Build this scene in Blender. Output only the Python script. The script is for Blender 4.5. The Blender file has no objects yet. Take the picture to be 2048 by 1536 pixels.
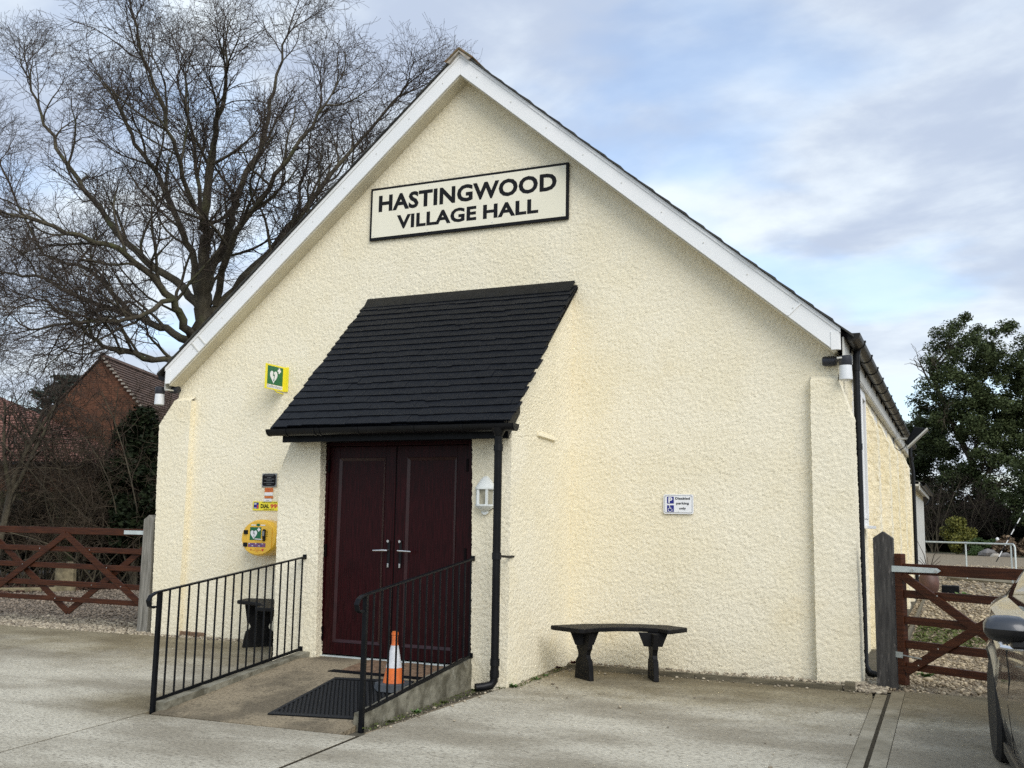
import bpy, math, random
import numpy as np
from mathutils import Vector, Matrix
S = bpy.context.scene
rnd = random.Random(7)
C = S.collection
R = math.radians
# ------------------------------------------------------------------ camera
yaw, pit, rol = R(23.9507), R(7.866), R(1.0151)
CP = Vector((3.2378, -9.8945, 1.4079))
F = Vector((-math.sin(yaw)*math.cos(pit), math.cos(yaw)*math.cos(pit), math.sin(pit)))
Rt = Vector((math.cos(yaw), math.sin(yaw), 0)); Up = Rt.cross(F)
R2 = Rt*math.cos(rol)+Up*math.sin(rol); U2 = -Rt*math.sin(rol)+Up*math.cos(rol)
cd = bpy.data.cameras.new('camera'); cam = bpy.data.objects.new('camera', cd); C.objects.link(cam)
cd.sensor_width = 36; cd.lens = 1999.53/2048*36; cd.clip_start = .05; cd.clip_end = 3000
cam.matrix_world = Matrix(((R2.x, U2.x, -F.x, CP.x), (R2.y, U2.y, -F.y, CP.y), (R2.z, U2.z, -F.z, CP.z), (0, 0, 0, 1)))
S.camera = cam
# ------------------------------------------------------------------ light
SUN = Vector((.62, -.58, .64)).normalized()
EXPO = 0.74
W = bpy.data.worlds.new("World"); S.world = W; W.use_nodes = True
def world():
    nt = W.node_tree; n = nt.nodes; l = nt.links; n.clear()
    out = n.new('ShaderNodeOutputWorld')
    sky = n.new('ShaderNodeTexSky'); sky.sky_type = 'NISHITA'; sky.sun_disc = False
    sky.sun_elevation = math.asin(SUN.z); sky.sun_rotation = math.atan2(SUN.x, SUN.y)
    b1 = n.new('ShaderNodeBackground'); b1.inputs[1].default_value = .15
    l.new(sky.outputs[0], b1.inputs[0])
    tc = n.new('ShaderNodeTexCoord'); sp = n.new('ShaderNodeSeparateXYZ'); l.new(tc.outputs['Generated'], sp.inputs[0])
    def m(op, a, b=None, c=None):
        x = n.new('ShaderNodeMath'); x.operation = op
        for i, q in enumerate((a, b, c)):
            if q is None: continue
            if isinstance(q, (int, float)): x.inputs[i].default_value = q
            else: l.new(q, x.inputs[i])
        return x.outputs[0]
    z = m('MAXIMUM', sp.outputs[2], 0.0); den = m('ADD', z, .22)
    cb = n.new('ShaderNodeCombineXYZ')
    l.new(m('DIVIDE', sp.outputs[0], den), cb.inputs[0]); l.new(m('DIVIDE', sp.outputs[1], den), cb.inputs[1])
    def noise(sc, det, rough, loc, scale=(1, 1, 1), rot=0, dist=0):
        mp = n.new('ShaderNodeMapping'); l.new(cb.outputs[0], mp.inputs[0]); mp.inputs['Location'].default_value = loc
        mp.inputs['Scale'].default_value = scale; mp.inputs['Rotation'].default_value = (0, 0, rot)
        t = n.new('ShaderNodeTexNoise'); t.inputs['Scale'].default_value = sc; t.inputs['Detail'].default_value = det
        t.inputs['Roughness'].default_value = rough; t.inputs['Distortion'].default_value = dist
        l.new(mp.outputs[0], t.inputs['Vector']); return t.outputs[0]
    def ramp(v, a, b):
        r = n.new('ShaderNodeMapRange'); r.interpolation_type = 'SMOOTHSTEP'; r.inputs[1].default_value = a; r.inputs[2].default_value = b
        l.new(v, r.inputs[0]); return r.outputs[0]
    big = noise(1.0, 7, .52, (3.1, 1.3, 0), (1, 1.2, 1), .5, .15)
    shd = noise(2.9, 7, .55, (7.7, 4.2, 0), (1, 1.25, 1), .3, .15)
    cov = noise(1.5, 5, .5, (1.0, 9.4, 0), (1, 1.3, 1), .4, .15)
    mask = ramp(cov, .34, .52)
    sh = ramp(m('ADD', m('MULTIPLY', big, .55), m('MULTIPLY', shd, .45)), .42, .60)
    mx = n.new('ShaderNodeMix'); mx.data_type = 'RGBA'; l.new(sh, mx.inputs[0])
    mx.inputs[6].default_value = (.335, .39, .49, 1); mx.inputs[7].default_value = (.56, .615, .66, 1)
    # paler towards the horizon
    hz = ramp(z, .30, .02)
    mh = n.new('ShaderNodeMix'); mh.data_type = 'RGBA'; l.new(m('MULTIPLY', hz, .55), mh.inputs[0])
    l.new(mx.outputs[2], mh.inputs[6]); mh.inputs[7].default_value = (.50, .555, .60, 1)
    b2 = n.new('ShaderNodeBackground'); l.new(mh.outputs[2], b2.inputs[0]); b2.inputs[1].default_value = 1.0
    ms = n.new('ShaderNodeMixShader'); l.new(m('MULTIPLY_ADD', mask, .60, .40), ms.inputs[0])
    l.new(b1.outputs[0], ms.inputs[1]); l.new(b2.outputs[0], ms.inputs[2]); l.new(ms.outputs[0], out.inputs[0])
world()
sd = bpy.data.lights.new('sun', 'SUN'); sun = bpy.data.objects.new('sun', sd); C.objects.link(sun)
sd.energy = 1.4; sd.angle = R(38); sd.color = (1, .97, .92)
sun.rotation_euler = SUN.to_track_quat('Z', 'Y').to_euler(); sun.location = (0, 0, 20)
S.view_settings.view_transform = 'Standard'; S.view_settings.look = 'None'; S.view_settings.exposure = EXPO; S.view_settings.gamma = 1
S.view_settings.use_curve_mapping = False
S.render.engine = 'CYCLES'; S.cycles.max_bounces = 6; S.cycles.diffuse_bounces = 4; S.cycles.glossy_bounces = 3; S.cycles.transmission_bounces = 4; S.cycles.transparent_max_bounces = 6
S.cycles.use_denoising = False
# ------------------------------------------------------------------ materials
MT = {}
def mat(name, c1, c2=None, rough=.8, metal=0, sc=4, ssc=(1, 1, 1), lo=.35, hi=.65, det=6, bump=0, bsc=40, bssc=(1, 1, 1), bdist=.01, coat=0,
        c3=None, sc3=1, lo3=.5, hi3=.7, ssc3=(1, 1, 1), trans=0, isl=0, spec=.5, emis=None, alpha=1, vor=0):
    m = bpy.data.materials.new(name); m.use_nodes = True; nt = m.node_tree; n = nt.nodes; l = nt.links
    b = n['Principled BSDF']; b.inputs['Roughness'].default_value = rough; b.inputs['Metallic'].default_value = metal
    b.inputs['Coat Weight'].default_value = coat; b.inputs['Coat Roughness'].default_value = .05
    b.inputs['Transmission Weight'].default_value = trans; b.inputs['Specular IOR Level'].default_value = spec
    b.inputs['Base Color'].default_value = (*c1, 1)
    tc = n.new('ShaderNodeTexCoord')
    def nz(s, ss, d=6):
        mp = n.new('ShaderNodeMapping'); l.new(tc.outputs['Object'], mp.inputs[0]); mp.inputs['Scale'].default_value = ss
        t = n.new('ShaderNodeTexNoise'); t.inputs['Scale'].default_value = s; t.inputs['Detail'].default_value = d; t.inputs['Roughness'].default_value = .6
        l.new(mp.outputs[0], t.inputs['Vector']); return t.outputs[0]
    def rg(v, a, bb):
        r = n.new('ShaderNodeMapRange'); r.interpolation_type = 'SMOOTHSTEP'; r.inputs[1].default_value = a; r.inputs[2].default_value = bb; l.new(v, r.inputs[0]); return r.outputs[0]
    def mix(f, a, bb):
        x = n.new('ShaderNodeMix'); x.data_type = 'RGBA'; l.new(f, x.inputs[0])
        for i, q in ((6, a), (7, bb)):
            if isinstance(q, tuple): x.inputs[i].default_value = (*q, 1)
            else: l.new(q, x.inputs[i])
        return x.outputs[2]
    col = None
    if c2 is not None:
        if isl:
            g = n.new('ShaderNodeNewGeometry'); col = mix(g.outputs['Random Per Island'], c1, c2)
        elif vor:
            mp = n.new('ShaderNodeMapping'); l.new(tc.outputs['Object'], mp.inputs[0])
            v = n.new('ShaderNodeTexVoronoi'); v.inputs['Scale'].default_value = vor; l.new(mp.outputs[0], v.inputs['Vector'])
            s_ = n.new('ShaderNodeSeparateColor'); l.new(v.outputs['Color'], s_.inputs[0]); col = mix(s_.outputs[0], c1, c2)
            bb = n.new('ShaderNodeBump'); bb.inputs['Strength'].default_value = 1; bb.inputs['Distance'].default_value = .02; bb.invert = True
            l.new(v.outputs['Distance'], bb.inputs['Height']); l.new(bb.outputs[0], b.inputs['Normal'])
        else: col = mix(rg(nz(sc, ssc, det), lo, hi), c1, c2)
    if c3 is not None: col = mix(rg(nz(sc3, ssc3, 7), lo3, hi3), col if col is not None else c1, c3)
    if col is not None: l.new(col, b.inputs['Base Color'])
    if bump:
        bp = n.new('ShaderNodeBump'); bp.inputs['Strength'].default_value = bump; bp.inputs['Distance'].default_value = bdist
        l.new(nz(bsc, bssc, 5), bp.inputs['Height']); l.new(bp.outputs[0], b.inputs['Normal'])
    if emis: b.inputs['Emission Color'].default_value = (*emis, 1); b.inputs['Emission Strength'].default_value = 1
    MT[name] = m; return m
mat('cream', (.845, .77, .575), (.875, .81, .635), rough=.95, sc=1.1, bump=.9, bsc=95, bdist=.009, c3=(.80, .69, .46), sc3=.9, lo3=.58, hi3=.85, spec=.15)
mat('cream_side', (.82, .735, .52), (.86, .785, .60), rough=.95, sc=.9, bump=1, bsc=40, bdist=.015, spec=.2)
mat('white_pvc', (.84, .84, .83), (.80, .81, .80), rough=.35, sc=2)
mat('white_old', (.62, .61, .56), (.5, .49, .44), rough=.6, sc=5)
mat('soffit', (.66, .61, .47), (.58, .53, .40), rough=.6, sc=3)
mat('black_pvc', (.005, .0055, .0065), rough=.4, c2=(.008, .0085, .010), sc=6, spec=.22)
mat('gutter', (.012, .011, .009), (.022, .019, .014), rough=.42, sc=8, spec=.3)
mat('black_paint', (.003, .0035, .0045), (.006, .007, .009), rough=.42, sc=12, bump=.15, bsc=60, bdist=.002, spec=.16)
mat('slate_paint', (.0035, .0045, .007), (.007, .0085, .012), rough=.55, sc=6, bump=.4, bsc=40, bdist=.003, spec=.16)
mat('dark_slate', (.025, .025, .024), (.05, .05, .042), rough=.8, sc=6, bump=.5, bsc=30)
mat('ridge', (.22, .12, .06), (.10, .085, .04), rough=.9, sc=9, bump=.5, bsc=30)
mat('door', (.027, .0032, .0045), (.010, .0012, .0018), rough=.38, sc=7, ssc=(14, 14, .7), det=8, bump=.15, bsc=9, bssc=(14, 14, .7), bdist=.001, spec=.15)
mat('door_bead_lit', (.028, .006, .0075), (.018, .004, .005), rough=.3, sc=7, spec=.4)  # lighter than the doors: the highlight caught by the beads is put into the colour
mat('door_dark', (.003, .0015, .002), rough=.6, spec=.1)
mat('chrome', (.75, .75, .74), rough=.22, metal=1)
mat('galv', (.50, .54, .54), (.40, .44, .44), rough=.42, metal=.75, sc=14)
mat('galv_light', (.62, .68, .66), (.52, .57, .56), rough=.5, metal=.3, sc=10)
mat('concrete', (.60, .56, .455), (.34, .305, .235), rough=.95, sc=.8, ssc=(.5, 1.25, 1), lo=.38, hi=.60, det=15, bump=1, bsc=30, bssc=(.45, 2.8, 1), bdist=.014,
    c3=(.17, .15, .115), sc3=62, ssc3=(.5, 1.7, 1), lo3=.46, hi3=.70, spec=.15)
def weather(name, col, amt):
    # moss and damp dirt that has collected on the slabs along the foot of the building, plus an oily stain by the ramp
    nt = MT[name].node_tree; n = nt.nodes; l = nt.links; b = n['Principled BSDF']; base = b.inputs['Base Color'].links[0].from_socket
    tc = n.new('ShaderNodeTexCoord'); sp = n.new('ShaderNodeSeparateXYZ'); l.new(tc.outputs['Object'], sp.inputs[0])
    def m(op, a, q=None):
        x = n.new('ShaderNodeMath'); x.operation = op
        for i_, v in enumerate((a, q)):
            if v is None: continue
            if isinstance(v, (int, float)): x.inputs[i_].default_value = v
            else: l.new(v, x.inputs[i_])
        return x.outputs[0]
    t = n.new('ShaderNodeTexNoise'); t.inputs['Scale'].default_value = 1.7; t.inputs['Detail'].default_value = 10; t.inputs['Roughness'].default_value = .7; l.new(tc.outputs['Object'], t.inputs['Vector'])
    nz = m('MULTIPLY', m('SUBTRACT', t.outputs[0], .5), 2.6)
    def sm(v, a, c):
        q = n.new('ShaderNodeMapRange'); q.interpolation_type = 'SMOOTHSTEP'; q.inputs[1].default_value = a; q.inputs[2].default_value = c; l.new(v, q.inputs[0]); return q.outputs[0]
    band = sm(m('ADD', sp.outputs[1], nz), -2.3, -.7)
    dx = m('SUBTRACT', sp.outputs[0], -2.95); dy = m('SUBTRACT', sp.outputs[1], -3.25)
    d = m('SQRT', m('ADD', m('MULTIPLY', dx, dx), m('MULTIPLY', dy, dy)))
    spot = sm(m('ADD', d, m('MULTIPLY', nz, .35)), .95, .15)
    f = m('MULTIPLY', m('MAXIMUM', band, spot), amt)
    x = n.new('ShaderNodeMix'); x.data_type = 'RGBA'; x.blend_type = 'MULTIPLY'; l.new(f, x.inputs[0]); l.new(base, x.inputs[6]); x.inputs[7].default_value = (*col, 1); l.new(x.outputs[2], b.inputs['Base Color'])
mat('concrete_smooth', (.40, .365, .285), (.25, .225, .168), rough=.95, spec=.2, sc=2.5, lo=.35, hi=.65, det=9, bump=.5, bsc=35, bdist=.004, c3=(.17, .155, .12), sc3=22, lo3=.55, hi3=.75)
mat('ramp_concrete', (.30, .245, .165), (.155, .128, .088), rough=.95, sc=1.8, det=12, lo=.4, hi=.6, bump=1, bsc=45, bdist=.012, c3=(.075, .062, .042), sc3=48, lo3=.46, hi3=.74, spec=.2)
weather('concrete', (.50, .45, .34), .85)
weather('concrete_smooth', (.55, .50, .40), .8)
mat('kerb_concrete', (.24, .225, .17), (.09, .082, .055), rough=.95, sc=6, det=9, bump=.9, bsc=30, bdist=.008, c3=(.26, .25, .20), sc3=14, lo3=.60, hi3=.75)
mat('dirt', (.10, .085, .06), (.055, .05, .03), rough=1, sc=10, bump=1, bsc=50, bdist=.01, c3=(.22, .2, .16), sc3=40, lo3=.6, hi3=.7)
mat('joint_dirt', (.035, .03, .022), (.07, .06, .042), rough=1, sc=60, spec=.1)
mat('gravel', (.34, .28, .19), (.14, .105, .065), rough=.9, vor=38)
mat('gravel_far', (.40, .34, .25), (.26, .21, .145), rough=.9, vor=14)
mat('gravel_brown', (.25, .20, .145), (.10, .078, .055), rough=.9, vor=40)
mat('pebble', (.52, .43, .29), (.16, .12, .075), rough=.75, isl=1)
mat('pebble_brown', (.30, .24, .18), (.10, .08, .06), rough=.8, isl=1)
mat('pebble_white', (.52, .45, .33), (.15, .12, .085), rough=.75, isl=1)
mat('leaf_litter', (.13, .07, .045), (.045, .026, .016), rough=.9, isl=1)
mat('soil', (.065, .045, .03), (.03, .022, .014), rough=1, sc=4, bump=1, bsc=14, bdist=.04)
mat('moss', (.085, .11, .02), (.05, .06, .015), rough=1, isl=1)
mat('weed', (.06, .14, .03), (.11, .17, .045), rough=.7, isl=1)
mat('red_weed', (.12, .03, .02), (.05, .02, .015), rough=.9, isl=1)
mat('bark', (.10, .085, .056), (.045, .037, .025), rough=1, sc=5, ssc=(1, 1, .3), bump=1, bsc=12, bdist=.03, c3=(.08, .085, .035), sc3=1.2, lo3=.52, hi3=.7)
mat('twig', (.075, .056, .042), (.045, .034, .026), rough=1, sc=2)
mat('shrub_twig', (.085, .062, .038), (.04, .028, .018), rough=1, isl=1)
mat('stem_grey', (.095, .08, .05), (.05, .042, .028), rough=1, sc=6)
mat('leaf_dark', (.028, .042, .014), (.075, .095, .036), rough=.7, isl=1, spec=.2)
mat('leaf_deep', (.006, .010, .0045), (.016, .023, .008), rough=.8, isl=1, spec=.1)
mat('leaf_ivy', (.006, .011, .0045), (.016, .024, .008), rough=.7, isl=1, spec=.2)
mat('leaf_cedar', (.03, .05, .04), (.05, .07, .055), rough=.8, isl=1)
mat('leaf_gold', (.17, .16, .02), (.08, .09, .015), rough=.7, isl=1)
mat('leaf_green', (.05, .09, .015), (.03, .06, .012), rough=.7, isl=1)
mat('dry_grass', (.20, .14, .08), (.10, .065, .04), rough=.9, isl=1)
mat('brown_twig', (.06, .042, .032), (.03, .022, .017), rough=1, isl=1)
mat('gate_wood', (.070, .022, .0085), (.035, .011, .005), rough=.5, spec=.2, sc=4, ssc=(1, 1, 14), det=7, bump=.2, bsc=6, bssc=(1, 1, 20), bdist=.002)
mat('post_dark', (.060, .056, .050), (.028, .026, .024), rough=.95, sc=9, ssc=(5, 5, .5), det=8, bump=.8, bsc=10, bssc=(8, 8, .6), bdist=.005, c3=(.11, .10, .09), sc3=14, ssc3=(3, 3, .6), lo3=.58, hi3=.7)
mat('post_grey', (.27, .255, .22), (.16, .15, .125), rough=.95, sc=9, ssc=(5, 5, .4), det=8, bump=1, bsc=8, bssc=(9, 9, .4), bdist=.008, c3=(.09, .085, .07), sc3=7, ssc3=(6, 6, .3), lo3=.6, hi3=.7)
mat('timber_edge', (.17, .145, .095), (.09, .078, .05), rough=.95, sc=6, ssc=(.6, 6, 6), bump=.6, bsc=12, bssc=(.5, 8, 8))
mat('bench', (.0035, .0035, .004), (.009, .0085, .009), rough=.6, spec=.2, sc=10, bump=.35, bsc=14, bssc=(1, 1, 1), bdist=.003)
mat('rubber', (.004, .0045, .005), rough=.7, spec=.15)
mat('rubber_edge', (.014, .015, .0165), rough=.7, spec=.3)
mat('brick_paver', (.23, .15, .095), (.13, .085, .055), rough=.95, spec=.2, isl=0, sc=18, bump=.6, bsc=50, bdist=.004)
mat('orange', (.80, .17, .02), (.62, .14, .03), rough=.45, sc=9)
mat('cone_white', (.74, .75, .76), (.60, .61, .63), rough=.35, sc=14)
mat('cone_base', (.075, .085, .095), (.05, .055, .06), rough=.7, sc=9)
mat('sign_cream', (.83, .79, .64), (.80, .76, .60), rough=.35, sc=1.5)
mat('sign_white', (.80, .81, .82), rough=.3)
mat('sign_black', (.006, .006, .007), rough=.5, spec=.2)
mat('sign_green', (.005, .13, .05), rough=.3)
mat('sign_yellow', (.85, .74, .04), rough=.35)
mat('sign_blue', (.012, .016, .20), rough=.3)
mat('sign_red', (.60, .05, .04), rough=.4)
mat('sign_grey', (.20, .21, .22), rough=.4)
mat('sign_orange', (.58, .16, .03), rough=.5)
mat('cab_yellow', (.86, .52, .05), (.82, .49, .05), rough=.3, sc=4, coat=.3)
mat('cab_blue', (.09, .08, .24), (.28, .07, .12), rough=.4, sc=30)
mat('plaque', (.006, .005, .006), rough=.5, spec=.15)
mat('lamp_white', (.80, .82, .78), rough=.4)
mat('lamp_opal', (.72, .74, .75), (.68, .70, .72), rough=.35, sc=3)
mat('lamp_black', (.022, .024, .032), rough=.45)
mat('flood_grey', (.45, .45, .42), rough=.4)
mat('lamp_glass', (.42, .39, .29), (.26, .24, .17), rough=.15, sc=18, ssc=(1, 1, .5))
mat('glass', (.03, .035, .04), rough=.05, spec=.8)
mat('car_paint', (.075, .077, .080), rough=.22, coat=.8, metal=.6)
mat('car_glass', (.012, .013, .014), rough=.03, spec=.9)
mat('car_black', (.009, .009, .010), rough=.4)
mat('car_mirror_grey', (.032, .037, .046), rough=.35, coat=.3)
mat('tyre', (.012, .012, .012), rough=.8, bump=.3, bsc=80)
mat('alloy', (.35, .35, .36), rough=.3, metal=.9)
mat('lens', (.5, .5, .5), rough=.1, spec=.8)
mat('brick_wall', (.135, .062, .034), (.075, .036, .021), rough=.95, sc=3)
mat('tile_brown', (.12, .07, .048), (.07, .042, .03), rough=.9, sc=5, bump=.4, bsc=30)
mat('tile_pink', (.30, .15, .115), (.20, .095, .07), rough=.9, sc=7, bump=.4, bsc=30)
mat('mortar', (.42, .38, .32), (.25, .22, .18), rough=.95, sc=12)
mat('fence_green', (.075, .085, .028), (.045, .055, .018), rough=.95, sc=6, ssc=(4, 4, .5), bump=.5, bsc=10, bssc=(5, 5, .4))
mat('stump', (.24, .20, .12), (.12, .10, .06), rough=1, sc=8, bump=1, bsc=20)
mat('terracotta', (.115, .055, .04), (.08, .04, .03), rough=.55, sc=6)
mat('rock', (.20, .19, .18), (.12, .11, .10), rough=.95, sc=3, bump=1, bsc=8, bdist=.05)
mat('statue', (.42, .38, .32), (.30, .27, .22), rough=.9, sc=20)
mat('pole_white', (.80, .80, .78), rough=.5)
mat('hose_black', (.008, .008, .009), rough=.4)
mat('grass_far', (.05, .06, .02), (.03, .035, .015), rough=1, sc=3)
def bricknodes(name, bw, bh, mortar=(.25, .21, .17)):
    m = MT[name]; nt = m.node_tree; n = nt.nodes; l = nt.links; b = n['Principled BSDF']
    base = b.inputs['Base Color'].links[0].from_socket
    tc = n.new('ShaderNodeTexCoord'); t = n.new('ShaderNodeTexBrick'); t.inputs['Scale'].default_value = 1
    t.inputs['Brick Width'].default_value = bw; t.inputs['Row Height'].default_value = bh; t.inputs['Mortar Size'].default_value = .012
    t.inputs['Color1'].default_value = (.8, .8, .8, 1); t.inputs['Color2'].default_value = (1.25, 1.15, 1.1, 1); t.inputs['Mortar'].default_value = (*[q*3 for q in mortar], 1)
    mp = n.new('ShaderNodeMapping'); mp.inputs['Rotation'].default_value = (R(90), 0, 0)
    l.new(tc.outputs['Object'], mp.inputs[0]); l.new(mp.outputs[0], t.inputs[0])
    x = n.new('ShaderNodeMix'); x.data_type = 'RGBA'; x.blend_type = 'MULTIPLY'; x.inputs[0].default_value = 1
    l.new(base, x.inputs[6]); l.new(t.outputs[0], x.inputs[7]); l.new(x.outputs[2], b.inputs['Base Color'])
bricknodes('brick_wall', .225, .075)
# ------------------------------------------------------------------ builders
ORG = {}
def org(o): return ORG.get(o.name, Vector((0, 0, 0))) if o else Vector((0, 0, 0))
def tag(o, label=None, cat=None, group=None, kind=None):
    if label: o['label'] = label
    if cat: o['category'] = cat
    if group: o['group'] = group
    if kind: o['kind'] = kind
    return o
def thing(name, loc, label, cat, group=None):
    o = bpy.data.objects.new(name, None); C.objects.link(o); o.location = loc; o.empty_display_size = .1
    ORG[o.name] = Vector(loc); return tag(o, label, cat, group)
def link(name, me, m, parent):
    o = bpy.data.objects.new(name, me); C.objects.link(o)
    if m: me.materials.append(MT[m])
    if parent: o.parent = parent
    ORG[o.name] = org(parent); return o
def npmesh(name, V, Fq, m, parent=None, smooth=False, base=None):
    """V (n,3) world, Fq (k,3|4)."""
    me = bpy.data.meshes.new(name); V = np.asarray(V, dtype=np.float32); Fq = np.asarray(Fq, dtype=np.int32)
    og = np.array(base if base is not None else org(parent), dtype=np.float32)
    me.vertices.add(len(V)); me.vertices.foreach_set('co', (V-og).ravel())
    k = Fq.shape[1]; me.loops.add(Fq.size); me.loops.foreach_set('vertex_index', Fq.ravel())
    me.polygons.add(len(Fq)); me.polygons.foreach_set('loop_start', np.arange(0, Fq.size, k, dtype=np.int32))
    me.update(calc_edges=True)
    if smooth: me.polygons.foreach_set('use_smooth', np.ones(len(Fq), dtype=bool))
    o = link(name, me, m, parent)
    if base is not None: o.location = base; ORG[o.name] = Vector(base)
    return o
class MB:
    def __init__(s): s.v = []; s.f = []
    def add(s, vs, fs):
        b = len(s.v); s.v += [tuple(p) for p in vs]; s.f += [tuple(i+b for i in f) for f in fs]; return s
    def hexa(s, p): return s.add(p, [(3, 2, 1, 0), (4, 5, 6, 7), (0, 1, 5, 4), (1, 2, 6, 5), (2, 3, 7, 6), (3, 0, 4, 7)])
    def box(s, x0, x1, y0, y1, z0, z1): return s.hexa([(x0, y0, z0), (x1, y0, z0), (x1, y1, z0), (x0, y1, z0), (x0, y0, z1), (x1, y0, z1), (x1, y1, z1), (x0, y1, z1)])
    def beam(s, a, b, w, h, up=(0, 0, 1)):
        a = Vector(a); b = Vector(b); d = (b-a).normalized(); u = Vector(up); sd_ = d.cross(u).normalized()*w/2; uu = sd_.cross(d).normalized()*h/2
        return s.hexa([a-sd_-uu, a+sd_-uu, a+sd_+uu, a-sd_+uu, b-sd_-uu, b+sd_-uu, b+sd_+uu, b-sd_+uu])
    def prism(s, pts, ax, a, b):
        n = len(pts)
        def q(p, t): return {'x': (t, p[0], p[1]), 'y': (p[0], t, p[1]), 'z': (p[0], p[1], t)}[ax]
        s.add([q(p, a) for p in pts]+[q(p, b) for p in pts], [tuple(range(n))[::-1], tuple(range(n, 2*n))]+[(i, (i+1) % n, n+(i+1) % n, n+i) for i in range(n)]); return s
    def slab(s, bot, top):
        n = len(bot); return s.add(list(bot)+list(top), [tuple(range(n))[::-1], tuple(range(n, 2*n))]+[(i, (i+1) % n, n+(i+1) % n, n+i) for i in range(n)])
    def tube(s, pts, r, n=8, caps=True):
        pts = [Vector(p) for p in pts]; k = len(pts); rs = r if isinstance(r, (list, tuple)) else [r]*k; vs = []; fs = []
        prev = None
        for i in range(k):
            t = (pts[min(i+1, k-1)]-pts[max(i-1, 0)]).normalized()
            if prev is None: a = t.orthogonal().normalized()
            else: a = (prev-t*prev.dot(t)).normalized()
            prev = a; b = t.cross(a)
            vs += [pts[i]+(a*math.cos(j*2*math.pi/n)+b*math.sin(j*2*math.pi/n))*rs[i] for j in range(n)]
        for i in range(k-1):
            for j in range(n): fs.append((i*n+j, i*n+(j+1) % n, (i+1)*n+(j+1) % n, (i+1)*n+j))
        if caps: fs += [tuple(range(n))[::-1], tuple(range((k-1)*n, k*n))]
        return s.add(vs, fs)
    def lathe(s, prof, c, n=24, ax='z', sx=1, sy=1):
        k = len(prof); vs = []
        for r_, h in prof:
            for j in range(n):
                a = 2*math.pi*j/n; p = (r_*math.cos(a)*sx, r_*math.sin(a)*sy, h)
                if ax == 'y': p = (p[0], p[2], p[1])
                if ax == 'x': p = (p[2], p[0], p[1])
                vs.append((c[0]+p[0], c[1]+p[1], c[2]+p[2]))
        fs = [(i*n+j, i*n+(j+1) % n, (i+1)*n+(j+1) % n, (i+1)*n+j) for i in range(k-1) for j in range(n)]
        fs += [tuple(range(n))[::-1], tuple(range((k-1)*n, k*n))]
        return s.add(vs, fs)
    def build(s, name, m, parent=None, smooth=False, bevel=0, base=None, auto=None):
        og = Vector(base) if base is not None else org(parent)
        me = bpy.data.meshes.new(name); me.from_pydata([tuple(Vector(p)-og) for p in s.v], [], s.f); me.update()
        import bmesh
        bm = bmesh.new(); bm.from_mesh(me); bmesh.ops.recalc_face_normals(bm, faces=bm.faces); bm.to_mesh(me); bm.free()
        if smooth:
            me.polygons.foreach_set('use_smooth', [True]*len(me.polygons))
            try: me.set_sharp_from_angle(angle=R(38))
            except Exception: pass
        o = link(name, me, m, parent)
        if base is not None: o.location = base; ORG[o.name] = Vector(base)
        if bevel:
            bv = o.modifiers.new('bevel', 'BEVEL'); bv.width = bevel; bv.segments = 2; bv.limit_method = 'ANGLE'; bv.angle_limit = R(40)
        return o
def dup(o, parent, dx=(0, 0, 0), name=None):
    c = o.copy(); C.objects.link(c); c.parent = parent; ORG[c.name] = org(parent); return c
def text_mesh(body, w, h, bold=.0, name='lettering', depth=.002):
    """letters as a mesh in the XZ plane (facing -y), fitted to w x h, origin lower left"""
    cu = bpy.data.curves.new(name, 'FONT'); cu.body = body; cu.size = 1; cu.space_character = 1.05; cu.offset = bold; cu.extrude = .01; cu.resolution_u = 3
    t = bpy.data.objects.new(name, cu); C.objects.link(t); bpy.context.view_layer.update()
    me = bpy.data.meshes.new_from_object(t.evaluated_get(bpy.context.evaluated_depsgraph_get()))
    bpy.data.objects.remove(t); bpy.data.curves.remove(cu)
    n_ = len(me.vertices); a = np.empty(n_*3, dtype=np.float32); me.vertices.foreach_get('co', a); a = a.reshape(-1, 3)
    a -= a.min(0); mx = a.max(0); a[:, 0] *= w/mx[0]; a[:, 1] *= h/mx[1]; a[:, 2] *= depth/max(mx[2], 1e-6)
    return me, a
def text(body, p, w, h, m, parent, bold=.0, dirx=(1, 0, 0), diry=(0, 0, 1), name='lettering', depth=.0015):
    me, a = text_mesh(body, w, h, bold, name, depth)
    dx = np.array(dirx, dtype=float); dy = np.array(diry, dtype=float); dn = np.cross(dx, dy)
    P = np.array(p, dtype=float)+a[:, :1]*dx+a[:, 1:2]*dy+a[:, 2:]*dn-np.array(org(parent))
    me.vertices.foreach_set('co', P.astype(np.float32).ravel()); me.update(); me.materials.clear()
    return link(name, me, m, parent)
# --- roughcast: a vector noise volume that moves dense grids, so shared edges stay closed
rs = np.random.RandomState(3)
def volume(n, sig):
    k = np.fft.fftfreq(n); kx, ky, kz = np.meshgrid(k, k, k, indexing='ij')
    g = np.exp(-2*(np.pi*sig)**2*(kx**2+ky**2+kz**2)); v = np.real(np.fft.ifftn(np.fft.fftn(rs.randn(n, n, n))*g)); return (v/v.std()).astype(np.float32)
VOL = [volume(64, 1.0) for _ in range(3)]
A_ = np.array(Matrix.Rotation(.7, 3, (1, 2, .5)).normalized())
def vnoise(P, vox, ch):
    Q = (P@A_.T)/vox; i = np.floor(Q).astype(int); f = Q-i; V = VOL[ch]; N = 64; o = 0
    for a in (0, 1):
        for b in (0, 1):
            for c in (0, 1):
                w = (f[:, 0] if a else 1-f[:, 0])*(f[:, 1] if b else 1-f[:, 1])*(f[:, 2] if c else 1-f[:, 2])
                o = o+w*V[(i[:, 0]+a) % N, (i[:, 1]+b) % N, (i[:, 2]+c) % N]
    return o
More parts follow.
